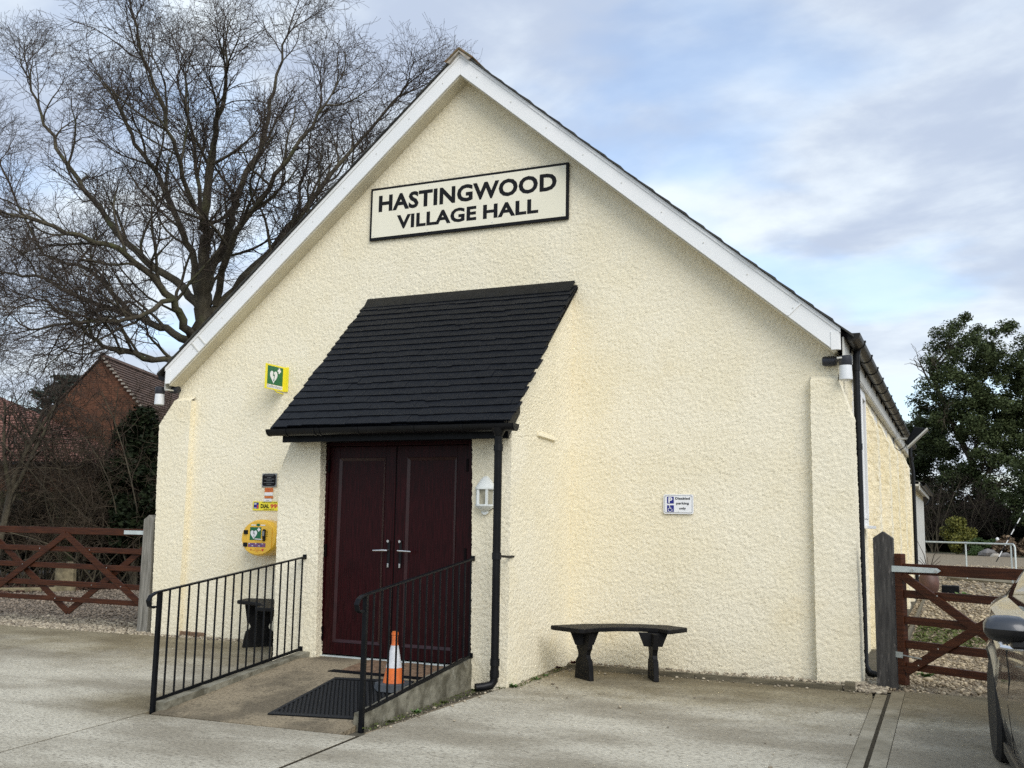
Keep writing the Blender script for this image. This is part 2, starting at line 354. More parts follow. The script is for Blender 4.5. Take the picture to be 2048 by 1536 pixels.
def rough(P, amp=.0050, vox=.0060):
    D = np.stack([vnoise(P, vox, 0), vnoise(P, vox, 1), vnoise(P, vox, 2)], 1)
    L = np.stack([vnoise(P, .14, 1), vnoise(P, .14, 2), vnoise(P, .14, 0)], 1)
    D = np.clip(D, -1.2, 2.2)
    return P+D*amp*np.array([1, 1, .6])+L*.0012
def grid(A, B, Cc, D, cell, mask=None):
    A, B, Cc, D = [np.array(q, dtype=float) for q in (A, B, Cc, D)]
    nu = max(1, int(round(max(np.linalg.norm(B-A), np.linalg.norm(Cc-D))/cell))); nv = max(1, int(round(max(np.linalg.norm(D-A), np.linalg.norm(Cc-B))/cell)))
    u, v = np.meshgrid(np.linspace(0, 1, nu+1), np.linspace(0, 1, nv+1), indexing='ij'); u = u.ravel()[:, None]; v = v.ravel()[:, None]
    P = A*(1-u)*(1-v)+B*u*(1-v)+Cc*u*v+D*(1-u)*v
    i, j = np.meshgrid(np.arange(nu), np.arange(nv), indexing='ij'); i = i.ravel(); j = j.ravel(); w = nv+1
    Fq = np.stack([i*w+j, (i+1)*w+j, (i+1)*w+j+1, i*w+j+1], 1)
    if mask is not None:
        c = P[Fq].mean(1); Fq = Fq[mask(c)]; us = np.unique(Fq); mp = np.zeros(len(P), int); mp[us] = np.arange(len(us)); P = P[us]; Fq = mp[Fq]
    return P, Fq
def rpanels(name, panels, m, parent, cell=.0104, mask=None, amp=.0028, vox=.0036):
    Vs = []; Fs = []; b = 0
    for p in panels:
        P, Fq = grid(*p, cell, mask); Vs.append(P); Fs.append(Fq+b); b += len(P)
    V = rough(np.concatenate(Vs), amp, vox); return npmesh(name, V, np.concatenate(Fs), m, parent, smooth=True)
def gz(x, y): return .0066*(max(-40, min(40, x))+1.4)+.034*max(-15, min(y, 0))
# ------------------------------------------------------------------ ground
xs = [-400, -120, -60, -40, -25]+list(np.arange(-16, 16.1, 2))+[25, 40, 60, 120, 400]; ys = [-400, -100, -40, -15, -10, -6, -3, -1, 0, 2, 6, 12, 20, 30, 45, 60, 80, 120, 250, 900]
V = [(x, y, gz(x, y)-.03) for x in xs for y in ys]; ny = len(ys)
tag(npmesh('ground', V, [(i*ny+j, (i+1)*ny+j, (i+1)*ny+j+1, i*ny+j+1) for i in range(len(xs)-1) for j in range(ny-1)], 'dirt'), kind='structure', label='bare earth under and around the hall')
def sheet(name, pts, m, dz, label, parent=None):
    # ear-clipped flat-ish polygon following the ground
    import mathutils.geometry as mg
    P = [Vector((x, y, gz(x, y)+dz)) for x, y in pts]; tris = mg.tessellate_polygon([P])
    return tag(npmesh(name, [tuple(p) for p in P], [tuple(t) for t in tris], m), kind='structure', label=label)
sheet('gravel_drive', [(-40, -.24), (-5.7, -.24), (-5.7, 20), (-9, 20), (-12.5, 8), (-14, 3.5), (-40, 0)], 'gravel_brown', -.016, 'brown gravel drive behind the left gate')
sheet('gravel_yard', [(2.45, -.35), (30, -.35), (30, 64), (-8, 64), (-8, 22.2), (2.3, 22.2), (2.45, 14)], 'gravel', -.016, 'pale gravel yard behind the right gate')
sheet('woodland_floor', [(-60, -2), (-30, -1.5), (-14.6, 2.8), (-13.2, 4.0), (-12.5, 5.4), (-11.9, 7.2), (-11.0, 12), (-7.5, 16), (-7.5, 70), (-60, 70)], 'soil', -.008, 'dark leafy earth beneath the shrubs')
sheet('garden_bed', [(-20, 55), (3.0, 57), (5.0, 50.5), (9, 46), (30, 40), (60, 60), (60, 110), (-20, 110)], 'grass_far', -.006, 'dark garden bed at the far end of the yard')
fc = bpy.data.objects.new('forecourt', None); C.objects.link(fc); tag(fc, kind='structure', label='concrete forecourt slabs in front of the hall')
def slab(pts, m='concrete', dz=0.0, th=.09):
    b = [(x, y, gz(x, y)-th) for x, y in pts]; t = [(x, y, gz(x, y)+dz) for x, y in pts]
    return MB().slab(b, t).build('concrete_slab', m, fc, bevel=.003)
slab([(-12, -14), (-2.689, -14), (-2.690, -3.66), (-2.69, -.24), (-12, -.24)])
slab([(-2.67, -14), (-.765, -14), (-.735, -3.58), (-2.67, -3.62)])
slab([(-.745, -14), (2.56, -14), (2.535, -.8), (2.51, -.53), (-.17, -.40), (-.32, -.52), (-.52, -1.75), (-.70, -3.42)])
slab([(2.5625, -14), (2.655, -14), (2.632, -.56), (2.538, -.55)], 'concrete_smooth')
slab([(2.683, -14), (2.785, -14), (2.765, -.36), (2.66, -.40)], 'concrete_smooth', .003)
slab([(2.788, -14), (16, -14), (16, -.34), (2.768, -.34)])
fl = MB()
for (xa, ya, xb, yb_, w_) in ((-2.677, -14, -2.68, -3.6, .022), (-.755, -14, -.735, -3.55, .022), (2.669, -14, 2.646, -.56, .024)):
    fl.slab([(xa-w_/2, ya, gz(xa, ya)-.04), (xa+w_/2, ya, gz(xa, ya)-.04), (xb+w_/2, yb_, gz(xb, yb_)-.04), (xb-w_/2, yb_, gz(xb, yb_)-.04)], [(xa-w_/2, ya, gz(xa, ya)-.004), (xa+w_/2, ya, gz(xa, ya)-.004), (xb+w_/2, yb_, gz(xb, yb_)-.004), (xb-w_/2, yb_, gz(xb, yb_)-.004)])
tag(fl.build('joint_filler', 'joint_dirt', fc), kind='stuff', label='dark grit in the open joints between the slabs')
# thin concrete haunch along the porch wall
haunch = MB()
pr_ = [(-.46, -1.62), (-.58, -1.9), (-.74, -3.45), (-.71, -3.44), (-.535, -1.78), (-.335, -.53), (-.19, -.405), (-.30, -.34), (-.46, -.30)]
haunch.slab([(x, y, gz(x, y)-.06) for x, y in pr_], [(x, y, gz(x, y)-.006) for x, y in pr_])
tag(haunch.build('concrete_haunch', 'ramp_concrete', fc), label='dirty strip between the slab and the porch wall')
# ------------------------------------------------------------------ village hall
XL, XR, XC = -5.82, 2.25, -1.785
HALL = thing('village_hall', (XC, 0, 0), 'cream roughcast village hall with white bargeboards and black porch roof', 'building')
SL = (6.49-3.01)/4.087
def roofz(x, top=6.43): return top-abs(x-XC)*SL
def fm(c):
    x, z = c[:, 0], c[:, 2]; return (z < 6.60-np.abs(x-XC)*SL) & ~((x > -2.75) & (x < -.62) & (z < 2.9)) & (z < 6.6)
rpanels('front_wall', [((XL, 0, -.12), (XR, 0, -.12), (XR, 0, 6.6), (XL, 0, 6.6))], 'cream', HALL, mask=fm)
LEN = 14.0
rpanels('side_wall', [((XR, 0, -.12), (XR, 1.35, -.12), (XR, 1.35, 3.12), (XR, 0, 3.12)), ((XR, 1.35, -.12), (XR, 2.55, -.12), (XR, 2.55, 1.42), (XR, 1.35, 1.42)),
    ((XR, 2.55, -.12), (XR, 5, -.12), (XR, 5, 3.12), (XR, 2.55, 3.12)), ((XR, 5, -.12), (XR, LEN, -.12), (XR, LEN, 3.12), (XR, 5, 3.12))], 'cream_side', HALL, cell=.022, amp=.006, vox=.010)
tag(MB().box(XL, XL+.2, .05, LEN, -.1, 3.1).build('side_wall', 'cream', HALL), label='left long wall')
MB().box(XL+.25, XR-.25, LEN-.2, LEN, -.1, 3.05).prism([(XL, 3.05), (XR, 3.05), (XC, 6.5)], 'y', LEN-.2, LEN-.002).build('back_wall', 'cream', HALL)
# corner buttresses of the front (front face proud of the wall, cap sloping out)
def buttress(s, y0, y1, xin, xw, xo, xob, zc, zt, face=True, cell=.012):
    """s=+1 right side, -1 left. xin inner edge on the front, xw wall plane, xo outer at the shoulder"""
    P = []
    fl = lambda *q: q if s > 0 else (q[1], q[0], q[3], q[2])
    if face:
        P.append(fl((xin, y0, -.12), (xob, y0, -.12), (xo, y0, zt), (xin, y0, zt)))
        P.append(fl((xin, y0, zt), (xo, y0, zt), (xw, y0, zc), (xin, y0, zc)))
        P.append(fl((xin, y0+.08, -.12), (xin, y0, -.12), (xin, y0, zc), (xin, y0+.08, zc)))
        P.append(fl((xin, y0, zc), (xw, y0, zc), (xw, y0+.08, zc+.05), (xin, y0+.08, zc+.05)))
    P.append(fl((xob, y0, -.12), (xob, y1, -.12), (xo, y1, zt), (xo, y0, zt)))
    P.append(fl((xo, y0, zt), (xo, y1, zt), (xw, y1, zc), (xw, y0, zc)))
    P.append(fl((xob, y1, -.12), (xw, y1, -.12), (xw, y1, zt), (xo, y1, zt))); P.append(fl((xo, y1, zt), (xw, y1, zt), (xw, y1, zt+.001), (xw, y1, zc)))
    if not face:
        P.append(fl((xw, y0, -.12), (xob, y0, -.12), (xo, y0, zt), (xw, y0, zt))); P.append(fl((xw, y0, zt), (xo, y0, zt), (xw, y0, zc), (xw, y0, zc-.001)))
    return rpanels('buttress', P, 'cream' if face else 'cream_side', HALL, cell=cell, amp=.0028 if face else .006, vox=.0040 if face else .010)
buttress(1, -.085, .34, 2.0, XR, 2.365, 2.385, 2.80, 2.46)
buttress(-1, -.08, .34, -5.545, XL, -6.045, -5.955, 2.86, 2.56)
for yb in (3.33, 5.59, 7.75, 10.05, 12.1):
    buttress(1, yb-.38, yb, XR, XR-.01, 2.385, 2.40, 2.98, 2.62, face=False, cell=.022)
for bx in (-5.86, -5.62, -5.38):
    MB().box(bx, bx+.215, -.035, .03, -.045, .012).build('brick', 'brick_paver', HALL, bevel=.006)
# bargeboards
def barge(s):
    X = lambda d: XC+s*d
    m = MB(); m.prism([(X(0), 6.74), (X(4.087), 3.262), (X(4.087), 3.063), (X(4.02), 3.063), (X(0), 6.49)], 'y', -.215, -.19)
    o = m.build('bargeboard', 'white_pvc', HALL, bevel=.004)
    b = MB(); b.prism([(X(0), 6.745), (X(4.09), 3.267), (X(4.09), 3.222), (X(0), 6.70)], 'y', -.225, -.2155).build('trim', 'white_pvc', o, bevel=.002)
    for d in (3.74,) if s > 0 else (3.70, 3.60):
        z0 = 6.70-d*.851; q = .12
        MB().prism([(X(d-.012), z0+.02), (X(d+.0), z0+.012), (X(d-q+.0), z0-.100), (X(d-q-.012), z0-.092)], 'y', -.2245, -.2155).build('joint_strip', 'white_pvc' if s > 0 else 'white_old', o)
    MB().box(min(X(4.075), X(4.0)), max(X(4.075), X(4.0)), -.222, -.2155, 3.066, 3.24).build('end_trim', 'white_pvc', o, bevel=.002)
    for k in range(9):
        d = .22+k*.43; zz = 6.74-d*.851-.135
        MB().lathe([(.0065, -.2200), (.005, -.2222)], (X(d), 0, zz), 8, 'y').build('screw_cap', 'white_old', o)
    # soffit under the verge: box back to the wall
    m = MB(); t = .022
    m.prism([(X(0), 6.50), (X(4.05), 3.055), (X(4.05-.03), 3.04), (X(0), 6.475)], 'y', -.188, .01)
    m.build('soffit', 'soffit', HALL)
barge(1); barge(-1)
# side soffit and fascia, right and left
MB().box(XR+.01, 2.325, -.185, LEN, 2.985, 3.0).box(2.312, 2.33, -.186, LEN, 3.002, 3.19).build('fascia', 'white_old', HALL, bevel=.002)
MB().box(-5.895, XL-.01, -.185, LEN, 2.985, 3.0).box(-5.9, -5.882, -.186, LEN, 3.002, 3.19).build('fascia', 'white_old', HALL)
# main roof: courses of slate, one step each
m = MB(); L_ = math.hypot(4.2, 4.2*.851); nC = 24
for s in (1, -1):
    for k in range(nC):
        d0 = 4.17*k/nC; d1 = 4.17*(k+1)/nC+.03; zt0 = 6.745-d0*.851; zt1 = 6.745-d1*.851
        wob = rnd.uniform(-.004, .004); lift = .030+rnd.uniform(0, .006)
        yf = -.25+rnd.uniform(-.006, .006)
        m.hexa([(XC+s*d0, yf, zt0+.006), (XC+s*d1, yf, zt1+.008+wob), (XC+s*d1, LEN+.1, zt1+.008), (XC+s*d0, LEN+.1, zt0+.006),
                (XC+s*d0, yf, zt0+.016+wob), (XC+s*d1, yf, zt1+lift+wob), (XC+s*d1, LEN+.1, zt1+lift), (XC+s*d0, LEN+.1, zt0+.016)])
o = m.build('roof_slates', 'dark_slate', HALL); tag(o, kind='stuff')
MB().prism([(XC, 6.735), (XC+4.14, 3.21), (XC+4.14, 3.17), (XC, 6.62), (XC-4.14, 3.17), (XC-4.14, 3.21)], 'y', -.185, LEN).build('roof_deck', 'door_dark', HALL)
rt = None
for k in range(32):
    y0 = -.27+k*.45
    if rt is None:
        m = MB()
        for s in (1, -1): m.hexa([(XC, y0, 6.765), (XC+s*.165, y0, 6.635), (XC+s*.165, y0+.44, 6.635), (XC, y0+.44, 6.765), (XC, y0, 6.805), (XC+s*.185, y0, 6.655), (XC+s*.185, y0+.44, 6.655), (XC, y0+.44, 6.805)])
        rt = m.build('ridge_tile', 'ridge', HALL, bevel=.01); first = y0
        mo = MB(); mo.prism([(XC, 6.765), (XC+.16, 6.64), (XC+.12, 6.625), (XC, 6.745), (XC-.12, 6.625), (XC-.16, 6.64)], 'y', -.262, -.20); mo.build('mortar_bedding', 'mortar', HALL)
    else: q = dup(rt, HALL); q.location = (0, y0-first, rnd.uniform(-.003, .003))
# side gutter, right
def half_round(m, a, b, r, ax='y', n=10, th=.006, c=(0, 0)):
    pts = []
    for rr in (r, r-th):
        rowp = [(c[0]+rr*math.cos(math.pi+math.pi*i/n), c[1]+rr*math.sin(math.pi+math.pi*i/n)) for i in range(n+1)]
        pts += rowp if rr == r else rowp[::-1]
    m.prism(pts, ax, a, b)
g = MB(); half_round(g, -.145, LEN+.05, .072, c=(2.40, 3.225)); gt = g.build('gutter', 'gutter', HALL, smooth=True)
MB().prism([(2.40+.074*math.cos(math.pi+math.pi*i/12), 3.225+.074*math.sin(math.pi+math.pi*i/12)) for i in range(13)], 'y', -.158, -.146).build('end_cap', 'gutter', gt, bevel=.003)
k0 = None
for k in range(16):
    yy = .35+k*.88
    if k0 is None:
        b_ = MB(); half_round(b_, yy, yy+.035, .081, c=(2.40, 3.225), th=.008); b_.box(2.332, 2.345, yy, yy+.035, 3.12, 3.235).box(2.462, 2.484, yy, yy+.035, 3.222, 3.238)
        k0 = b_.build('bracket', 'black_pvc', gt)
    else: q = dup(k0, gt); q.location = (0, k*.88, 0)
g = MB(); half_round(g, -.145, LEN+.05, .07, c=(-5.97, 3.19)); g.prism([(-5.97+.074*math.cos(math.pi+math.pi*i/12), 3.19+.074*math.sin(math.pi+math.pi*i/12)) for i in range(13)], 'y', -.158, -.146); tag(g.build('gutter', 'black_pvc', HALL, smooth=True), label='black gutter end on the left eave')
# side downpipes
def downpipe(pts, r, parent, name='drainpipe', m='black_pvc', label=None, collars=()):
    o = MB().tube(pts, r, 14).build(name, m, parent, smooth=True)
    if label: tag(o, label)
    for c in collars: MB().tube([(c[0], c[1], c[2]-.03), (c[0], c[1], c[2]+.03)], r+.006, 14).build('collar', m, o, smooth=True)
    return o
downpipe([(2.40, .42, 3.17), (2.385, .42, 3.10), (2.38, .42, 2.95), (2.38, .42, .12), (2.42, .42, .05), (2.55, .40, .03)], .034, HALL, label='black drainpipe beside the right front corner', collars=[(2.38, .42, 2.98), (2.38, .42, 2.2)])
downpipe([(2.40, 12.35, 3.17), (2.40, 12.35, 2.9), (2.44, 12.35, 2.6), (2.44, 12.35, .05)], .036, HALL, label='black drainpipe at the far end of the long wall', collars=[(2.42, 12.35, 2.85)])
# side windows (one per bay)
w0 = None
def side_window(ya, yb_, near=True):
    w = MB().box(XR-.09, XR-.02, ya, yb_, 1.44, 3.0).build('window', 'glass', HALL)
    f_ = MB(); x0, x1 = (XR-.03, XR+.045) if near else (XR-.08, XR+.004)
    f_.box(x0, x1, ya, ya+.07, 1.44, 3.0).box(x0, x1, yb_-.07, yb_, 1.44, 3.0).box(x0, x1, ya+.07, yb_-.07, 1.44, 1.51).box(x0, x1, ya+.07, yb_-.07, 2.93, 3.0)
    f_.box(x0, x1-.01, (ya+yb_)/2-.03, (ya+yb_)/2+.03, 1.51, 2.93)
    f_.build('frame', 'white_pvc', w, bevel=.004)
    s_ = MB()
    for a, b in ((ya+.075, (ya+yb_)/2-.035), ((ya+yb_)/2+.035, yb_-.075)):
        xa_, xb_ = (XR, XR+.055) if near else (XR-.05, XR+.006); s_.box(xa_, xb_, a, a+.045, 1.515, 2.925).box(xa_, xb_, b-.045, b, 1.515, 2.925).box(xa_, xb_, a+.045, b-.045, 1.515, 1.56).box(xa_, xb_, a+.045, b-.045, 2.88, 2.925)
    s_.build('casement', 'white_pvc', w, bevel=.003)
    MB().box(XR-.03, XR+(.12 if near else .012), ya-.04, yb_+.04, 1.405, 1.438).build('sill', 'white_pvc' if near else 'cream_side', w, bevel=.004)
    return w
for ya, yb_ in ((1.36, 2.54), (3.9, 5.0), (6.15, 7.2), (8.35, 9.5), (10.6, 11.6)):
    w = side_window(ya, yb_, ya < 2)
# rear extension
MB().box(-3, 2.34, LEN+.01, 21.8, -.1, 2.35).build('rear_wall', 'cream_side', HALL)
MB().box(2.345, 2.36, LEN+.5, 21.7, .02, 2.2).build('wall_cladding', 'white_old', HALL)
MB().box(2.30, 2.50, LEN+.01, 21.95, 2.36, 2.40).box(2.49, 2.51, LEN+.01, 21.95, 2.28, 2.44).build('fascia', 'white_old', HALL)
MB().hexa([(-3, LEN+.02, 2.45), (2.6, LEN+.02, 2.45), (2.6, 22, 2.45), (-3, 22, 2.45), (-3, LEN+.02, 3.2), (-1.5, LEN+.02, 3.2), (-1.5, 22, 3.2), (-3, 22, 3.2)]).build('rear_roof', 'dark_slate', HALL)
g = MB(); half_round(g, LEN+.1, 22.0, .06, c=(2.57, 2.42)); g.tube([(2.57, 21.9, 2.37), (2.5, 21.9, 2.2), (2.42, 21.9, 2.1)], .03, 8); tag(g.build('gutter', 'black_pvc', HALL, smooth=True), label='low gutter of the rear extension')
# ------------------------------------------------------------------ porch
YP = -1.56
def porch_top(y): return 3.90+(y)*.90      # wall top under the roof
P = []
# right side wall of the porch (x=-.46) as two quads, right front pier, left pier with shoulder
P.append(((-.46, YP, -.16), (-.46, 0, -.16), (-.46, 0, 2.15), (-.46, YP, 2.15)))
P.append(((-.46, YP, 2.15), (-.46, 0, 2.15), (-.46, 0, 3.90), (-.46, YP, 2.505)))
P.append(((-.815, YP, -.16), (-.46, YP, -.16), (-.46, YP, 2.15), (-.857, YP, 2.15)))
P.append(((-.857, YP, 2.15), (-.46, YP, 2.15), (-.46, YP, 2.46), (-.857, YP, 2.46)))
P.append(((-2.99, YP, -.16), (-2.487, YP, -.16), (-2.53, YP, 1.84), (-3.03, YP, 1.84)))
P.append(((-3.03, YP, 1.84), (-2.53, YP, 1.84), (-2.544, YP, 2.2), (-2.885, YP, 2.2)))
P.append(((-2.487, YP, -.16), (-2.505, YP+.13, -.16), (-2.55, YP+.13, 2.2), (-2.544, YP, 2.2)))
P.append(((-.83, YP+.14, -.16), (-.815, YP, -.16), (-.857, YP, 2.2), (-.86, YP+.14, 2.2)))
P.append(((-2.99, 0, -.16), (-2.99, YP, -.16), (-3.03, YP, 1.84), (-3.03, 0, 1.84)))
P.append(((-3.03, 0, 1.84), (-3.03, YP, 1.84), (-2.885, YP, 2.2), (-2.885, 0, 2.2)))
P.append(((-2.885, 0, 2.2), (-2.885, YP, 2.2), (-2.885, YP, 2.46), (-2.885, 0, 3.86)))
tag(rpanels('porch_wall', P[:4]+[P[7]], 'cream', HALL), label='right side wall and pier of the porch'); tag(rpanels('porch_wall', P[4:7], 'cream', HALL), label='left pier of the porch'); tag(rpanels('porch_wall', P[8:], 'cream', HALL, cell=.03), label='left side wall of the porch')
MB().box(-2.8, -.55, YP+.22, -.02, -.05, .08).box(-2.8, -.55, -.06, -.02, .08, 2.9).build('porch_floor', 'door_dark', HALL)
# roof deck, fascia, soffit
MB().prism([(-1.845, 2.275), (0.0, 3.93), (0.0, 3.905), (-1.84, 2.25)], 'x', -2.93, -.40).build('porch_deck', 'door_dark', HALL)
PR = MB().prism([(-1.86, 2.285), (-.0, 3.952), (-.0, 3.932), (-1.85, 2.277)], 'x', -2.94, -.405).build('porch_roof', 'slate_paint', HALL)
MB().box(-2.85, -.40, -1.77, -1.745, 2.150, 2.31).prism([(-1.744, 2.16), (-1.50, 2.40), (-1.50, 2.56), (-1.744, 2.34)], 'x', -.425, -.402).box(-2.86, -.48, -1.724, -1.40, 2.165, 2.18).build('fascia', 'black_paint', PR, bevel=.003)
# lead flashing
MB().hexa([(-3.00, -.150, 3.828), (-.435, -.150, 3.835), (-.43, -.008, 3.975), (-3.035, -.008, 3.965), (-3.00, -.163, 3.850), (-.435, -.163, 3.857), (-.43, -.022, 4.000), (-3.035, -.022, 3.99)]).build('flashing', 'black_paint', PR, bevel=.004)
# tiles
NR = 20; sl = math.atan2(1.655, 1.84); tw = .166; tl = .175
def tile_mesh(w):
    m = MB(); m.hexa([(0, 0, 0), (w, 0, 0), (w, tl, 0), (0, tl, 0), (0, 0, .015), (w, 0, .015), (w, tl, .013), (0, tl, .013)])
    me = bpy.data.meshes.new('roof_tile'); me.from_pydata(m.v, [], m.f); me.materials.append(MT['slate_paint']); return me
tmesh = tile_mesh(tw-.0012); tops = MB(); cnt = 0
e0 = Vector((0, -1.875, 2.283)); e1 = Vector((0, -.115, 3.86)); cs = math.hypot(1.84, 1.655)
warp = lambda x, k: .008*math.sin(x*3.1+k*.9)+.004*math.sin(x*7+k*2.1)
for k in range(NR):
    t = k/NR; y = e0.y+(e1.y-e0.y)*t; z = e0.z+(e1.z-e0.z)*t
    xa = -2.885+(-3.02+2.885)*t+rnd.uniform(-.012, .012); xb = -.315+(-.42+.315)*t+(.012 if k % 2 else -.012)+rnd.uniform(-.008, .008)
    x = xa; first = True
    while x < xb-.01:
        w = tw*(.5 if (first and k % 2) else 1); first = False
        w = min(w, xb-x)
        if xb-(x+w) < .05: w = xb-x
        slip = rnd.gauss(0, .0026)+(-.016 if rnd.random() < .05 else 0)+warp(x, k)*.35
        ang = sl-.055+rnd.gauss(0, .008); rz = rnd.gauss(0, .006)
        M_ = Matrix.Translation((x, y, z+.012+abs(rnd.gauss(0, .0015)))) @ Matrix.Rotation(ang-.02, 4, 'X') @ Matrix.Rotation(rz, 4, 'Z') @ Matrix.Translation((0, slip, 0)) @ Matrix.Diagonal((w/tw, 1, 1, 1))
        if cnt < 298 and k < 19:
            o = bpy.data.objects.new('roof_tile', tmesh); C.objects.link(o); o.parent = PR; o.matrix_local = Matrix.Translation(-org(PR)) @ M_; cnt += 1
        else: tops.add([M_ @ v.co for v in tmesh.vertices], [tuple(p.vertices) for p in tmesh.polygons])
        x += w
tag(tops.build('upper_tiles', 'slate_paint', PR), kind='stuff')
# porch gutter and pipe
g = MB(); half_round(g, -2.92, -.29, .064, ax='x', c=(-1.872, 2.268)); pg = g.build('gutter', 'black_pvc', HALL, smooth=True); tag(pg, 'black porch gutter')
MB().prism([(-1.872+.067*math.cos(math.pi+math.pi*i/12), 2.268+.067*math.sin(math.pi+math.pi*i/12)) for i in range(13)], 'x', -.29, -.278).build('end_cap', 'black_paint', pg)
MB().prism([(-1.872+.067*math.cos(math.pi+math.pi*i/12), 2.268+.067*math.sin(math.pi+math.pi*i/12)) for i in range(13)], 'x', -2.932, -2.92).build('end_cap', 'black_paint', pg)
for x_ in (-2.72, -2.39, -2.33, -1.9, -1.3, -.8):
    b_ = MB(); half_round(b_, x_, x_+.022, .070, ax='x', c=(-1.872, 2.268), th=.007); b_.build('bracket', 'black_pvc', pg)
downpipe([(-.452, -1.862, 2.24), (-.455, -1.855, 2.13), (-.520, -1.70, .12), (-.525, -1.70, .03), (-.545, -1.715, -.005), (-.60, -1.765, -.018), (-.65, -1.81, -.022)], .036, HALL,
    label='black drainpipe down the porch corner', collars=[(-.457, -1.848, 2.06), (-.487, -1.777, 1.11), (-.517, -1.705, .19), (-.521, -1.70, .09)])
MB().lathe([(.075, 0), (.06, -.03), (.04, -.07)], (-.452, -1.862, 2.235), 14).build('gutter_outlet', 'black_pvc', pg, smooth=True)
MB().tube([(-.47, -1.76, 1.11), (-.45, -1.60, 1.10), (-.445, -1.50, 1.10)], .011, 6).build('pipe_clip', 'black_pvc', HALL)
# doors
YD = -1.42
DF = MB(); DF.box(-2.60, -2.51, YD-.03, YD+.05, .06, 2.185).box(-.955, -.84, YD-.03, YD+.05, .06, 2.185).box(-2.51, -.955, YD-.03, YD+.05, 2.13, 2.185)
DF = DF.build('door_frame', 'door', HALL, bevel=.004)
MB().box(-2.51, -.93, YD-.05, YD+.02, .062, .092).build('threshold', 'galv_light', DF, bevel=.003)
def leaf(x0, x1, hs):
    z0, z1 = .105, 2.125
    d = MB(); s_ = .115
    d.box(x0, x0+s_, YD-.012, YD+.03, z0, z1).box(x1-s_, x1, YD-.012, YD+.03, z0, z1).box(x0+s_, x1-s_, YD-.012, YD+.03, z0, z0+s_).box(x0+s_, x1-s_, YD-.012, YD+.03, z1-s_, z1)
    d = d.build('door', 'door', HALL, bevel=.004)
    MB().box(x0+s_-.002, x1-s_+.002, YD+.002, YD+.02, z0+s_-.002, z1-s_+.002).build('panel', 'door', d)
    a, b, c, e = x0+s_, x1-s_, z0+s_, z1-s_; q = .028; m = MB()   # sloping bead round the panel
    def bead(p, r_): m.hexa([p[0], p[1], r_[1], r_[0]]+[(v[0], v[1]+.004, v[2]) for v in (p[0], p[1], r_[1], r_[0])])
    yo, yi = YD-.016, YD-.001
    for p, r_ in ((((a, yo, c), (b, yo, c)), ((a+q, yi, c+q), (b-q, yi, c+q))), (((a, yo, e), (b, yo, e)), ((a+q, yi, e-q), (b-q, yi, e-q))), (((a, yo, c), (a, yo, e)), ((a+q, yi, c+q), (a+q, yi, e-q))), (((b, yo, c), (b, yo, e)), ((b-q, yi, c+q), (b-q, yi, e-q)))): bead(p, r_)
    m.build('bead', 'door_bead_lit', d)
    xh = x1-.045 if hs > 0 else x0+.07
    h = MB().box(xh-.014, xh+.014, YD-.024, YD-.012, .955, 1.215).build('escutcheon', 'sign_black', d, bevel=.005)
    MB().lathe([(.013, YD-.045), (.013, YD-.024)], (xh, 0, 1.205), 12, 'y').build('knob', 'chrome', d, smooth=True)
    m = MB(); m.tube([(xh, YD-.02, 1.118), (xh, YD-.065, 1.118), (xh-hs*.03, YD-.072, 1.118), (xh-hs*.145, YD-.072, 1.114)], [.011, .011, .011, .008], 10)
    MB().box(xh-.009, xh+.009, YD-.032, YD-.0245, .955, .995).build('lock', 'chrome', d, bevel=.003)
    m.build('handle', 'chrome', d, smooth=True)
    xe = x0-.004 if hs > 0 else x1+.004
    for zz in (.30, 1.10, 1.93): MB().box(xe-.012, xe+.012, YD-.036, YD-.012, zz-.06, zz+.06).build('hinge', 'door_dark', d, bevel=.003)
leaf(-2.505, -1.742, 1); leaf(-1.728, -.96, -1)
MB().box(-1.742, -1.728, YD-.006, YD+.02, .105, 2.125).build('door_seal', 'door_dark', HALL)
# vent cowl and small things on the porch side wall
v = MB().hexa([(-.47, -.95, 2.235), (-.43, -.95, 2.24), (-.43, -.50, 2.225), (-.47, -.50, 2.22), (-.47, -.95, 2.285), (-.445, -.95, 2.285), (-.445, -.50, 2.27), (-.47, -.50, 2.27)])
tag(v.build('wall_ledge', 'cream', HALL, bevel=.008), label='short cream ledge stub on the porch side wall')
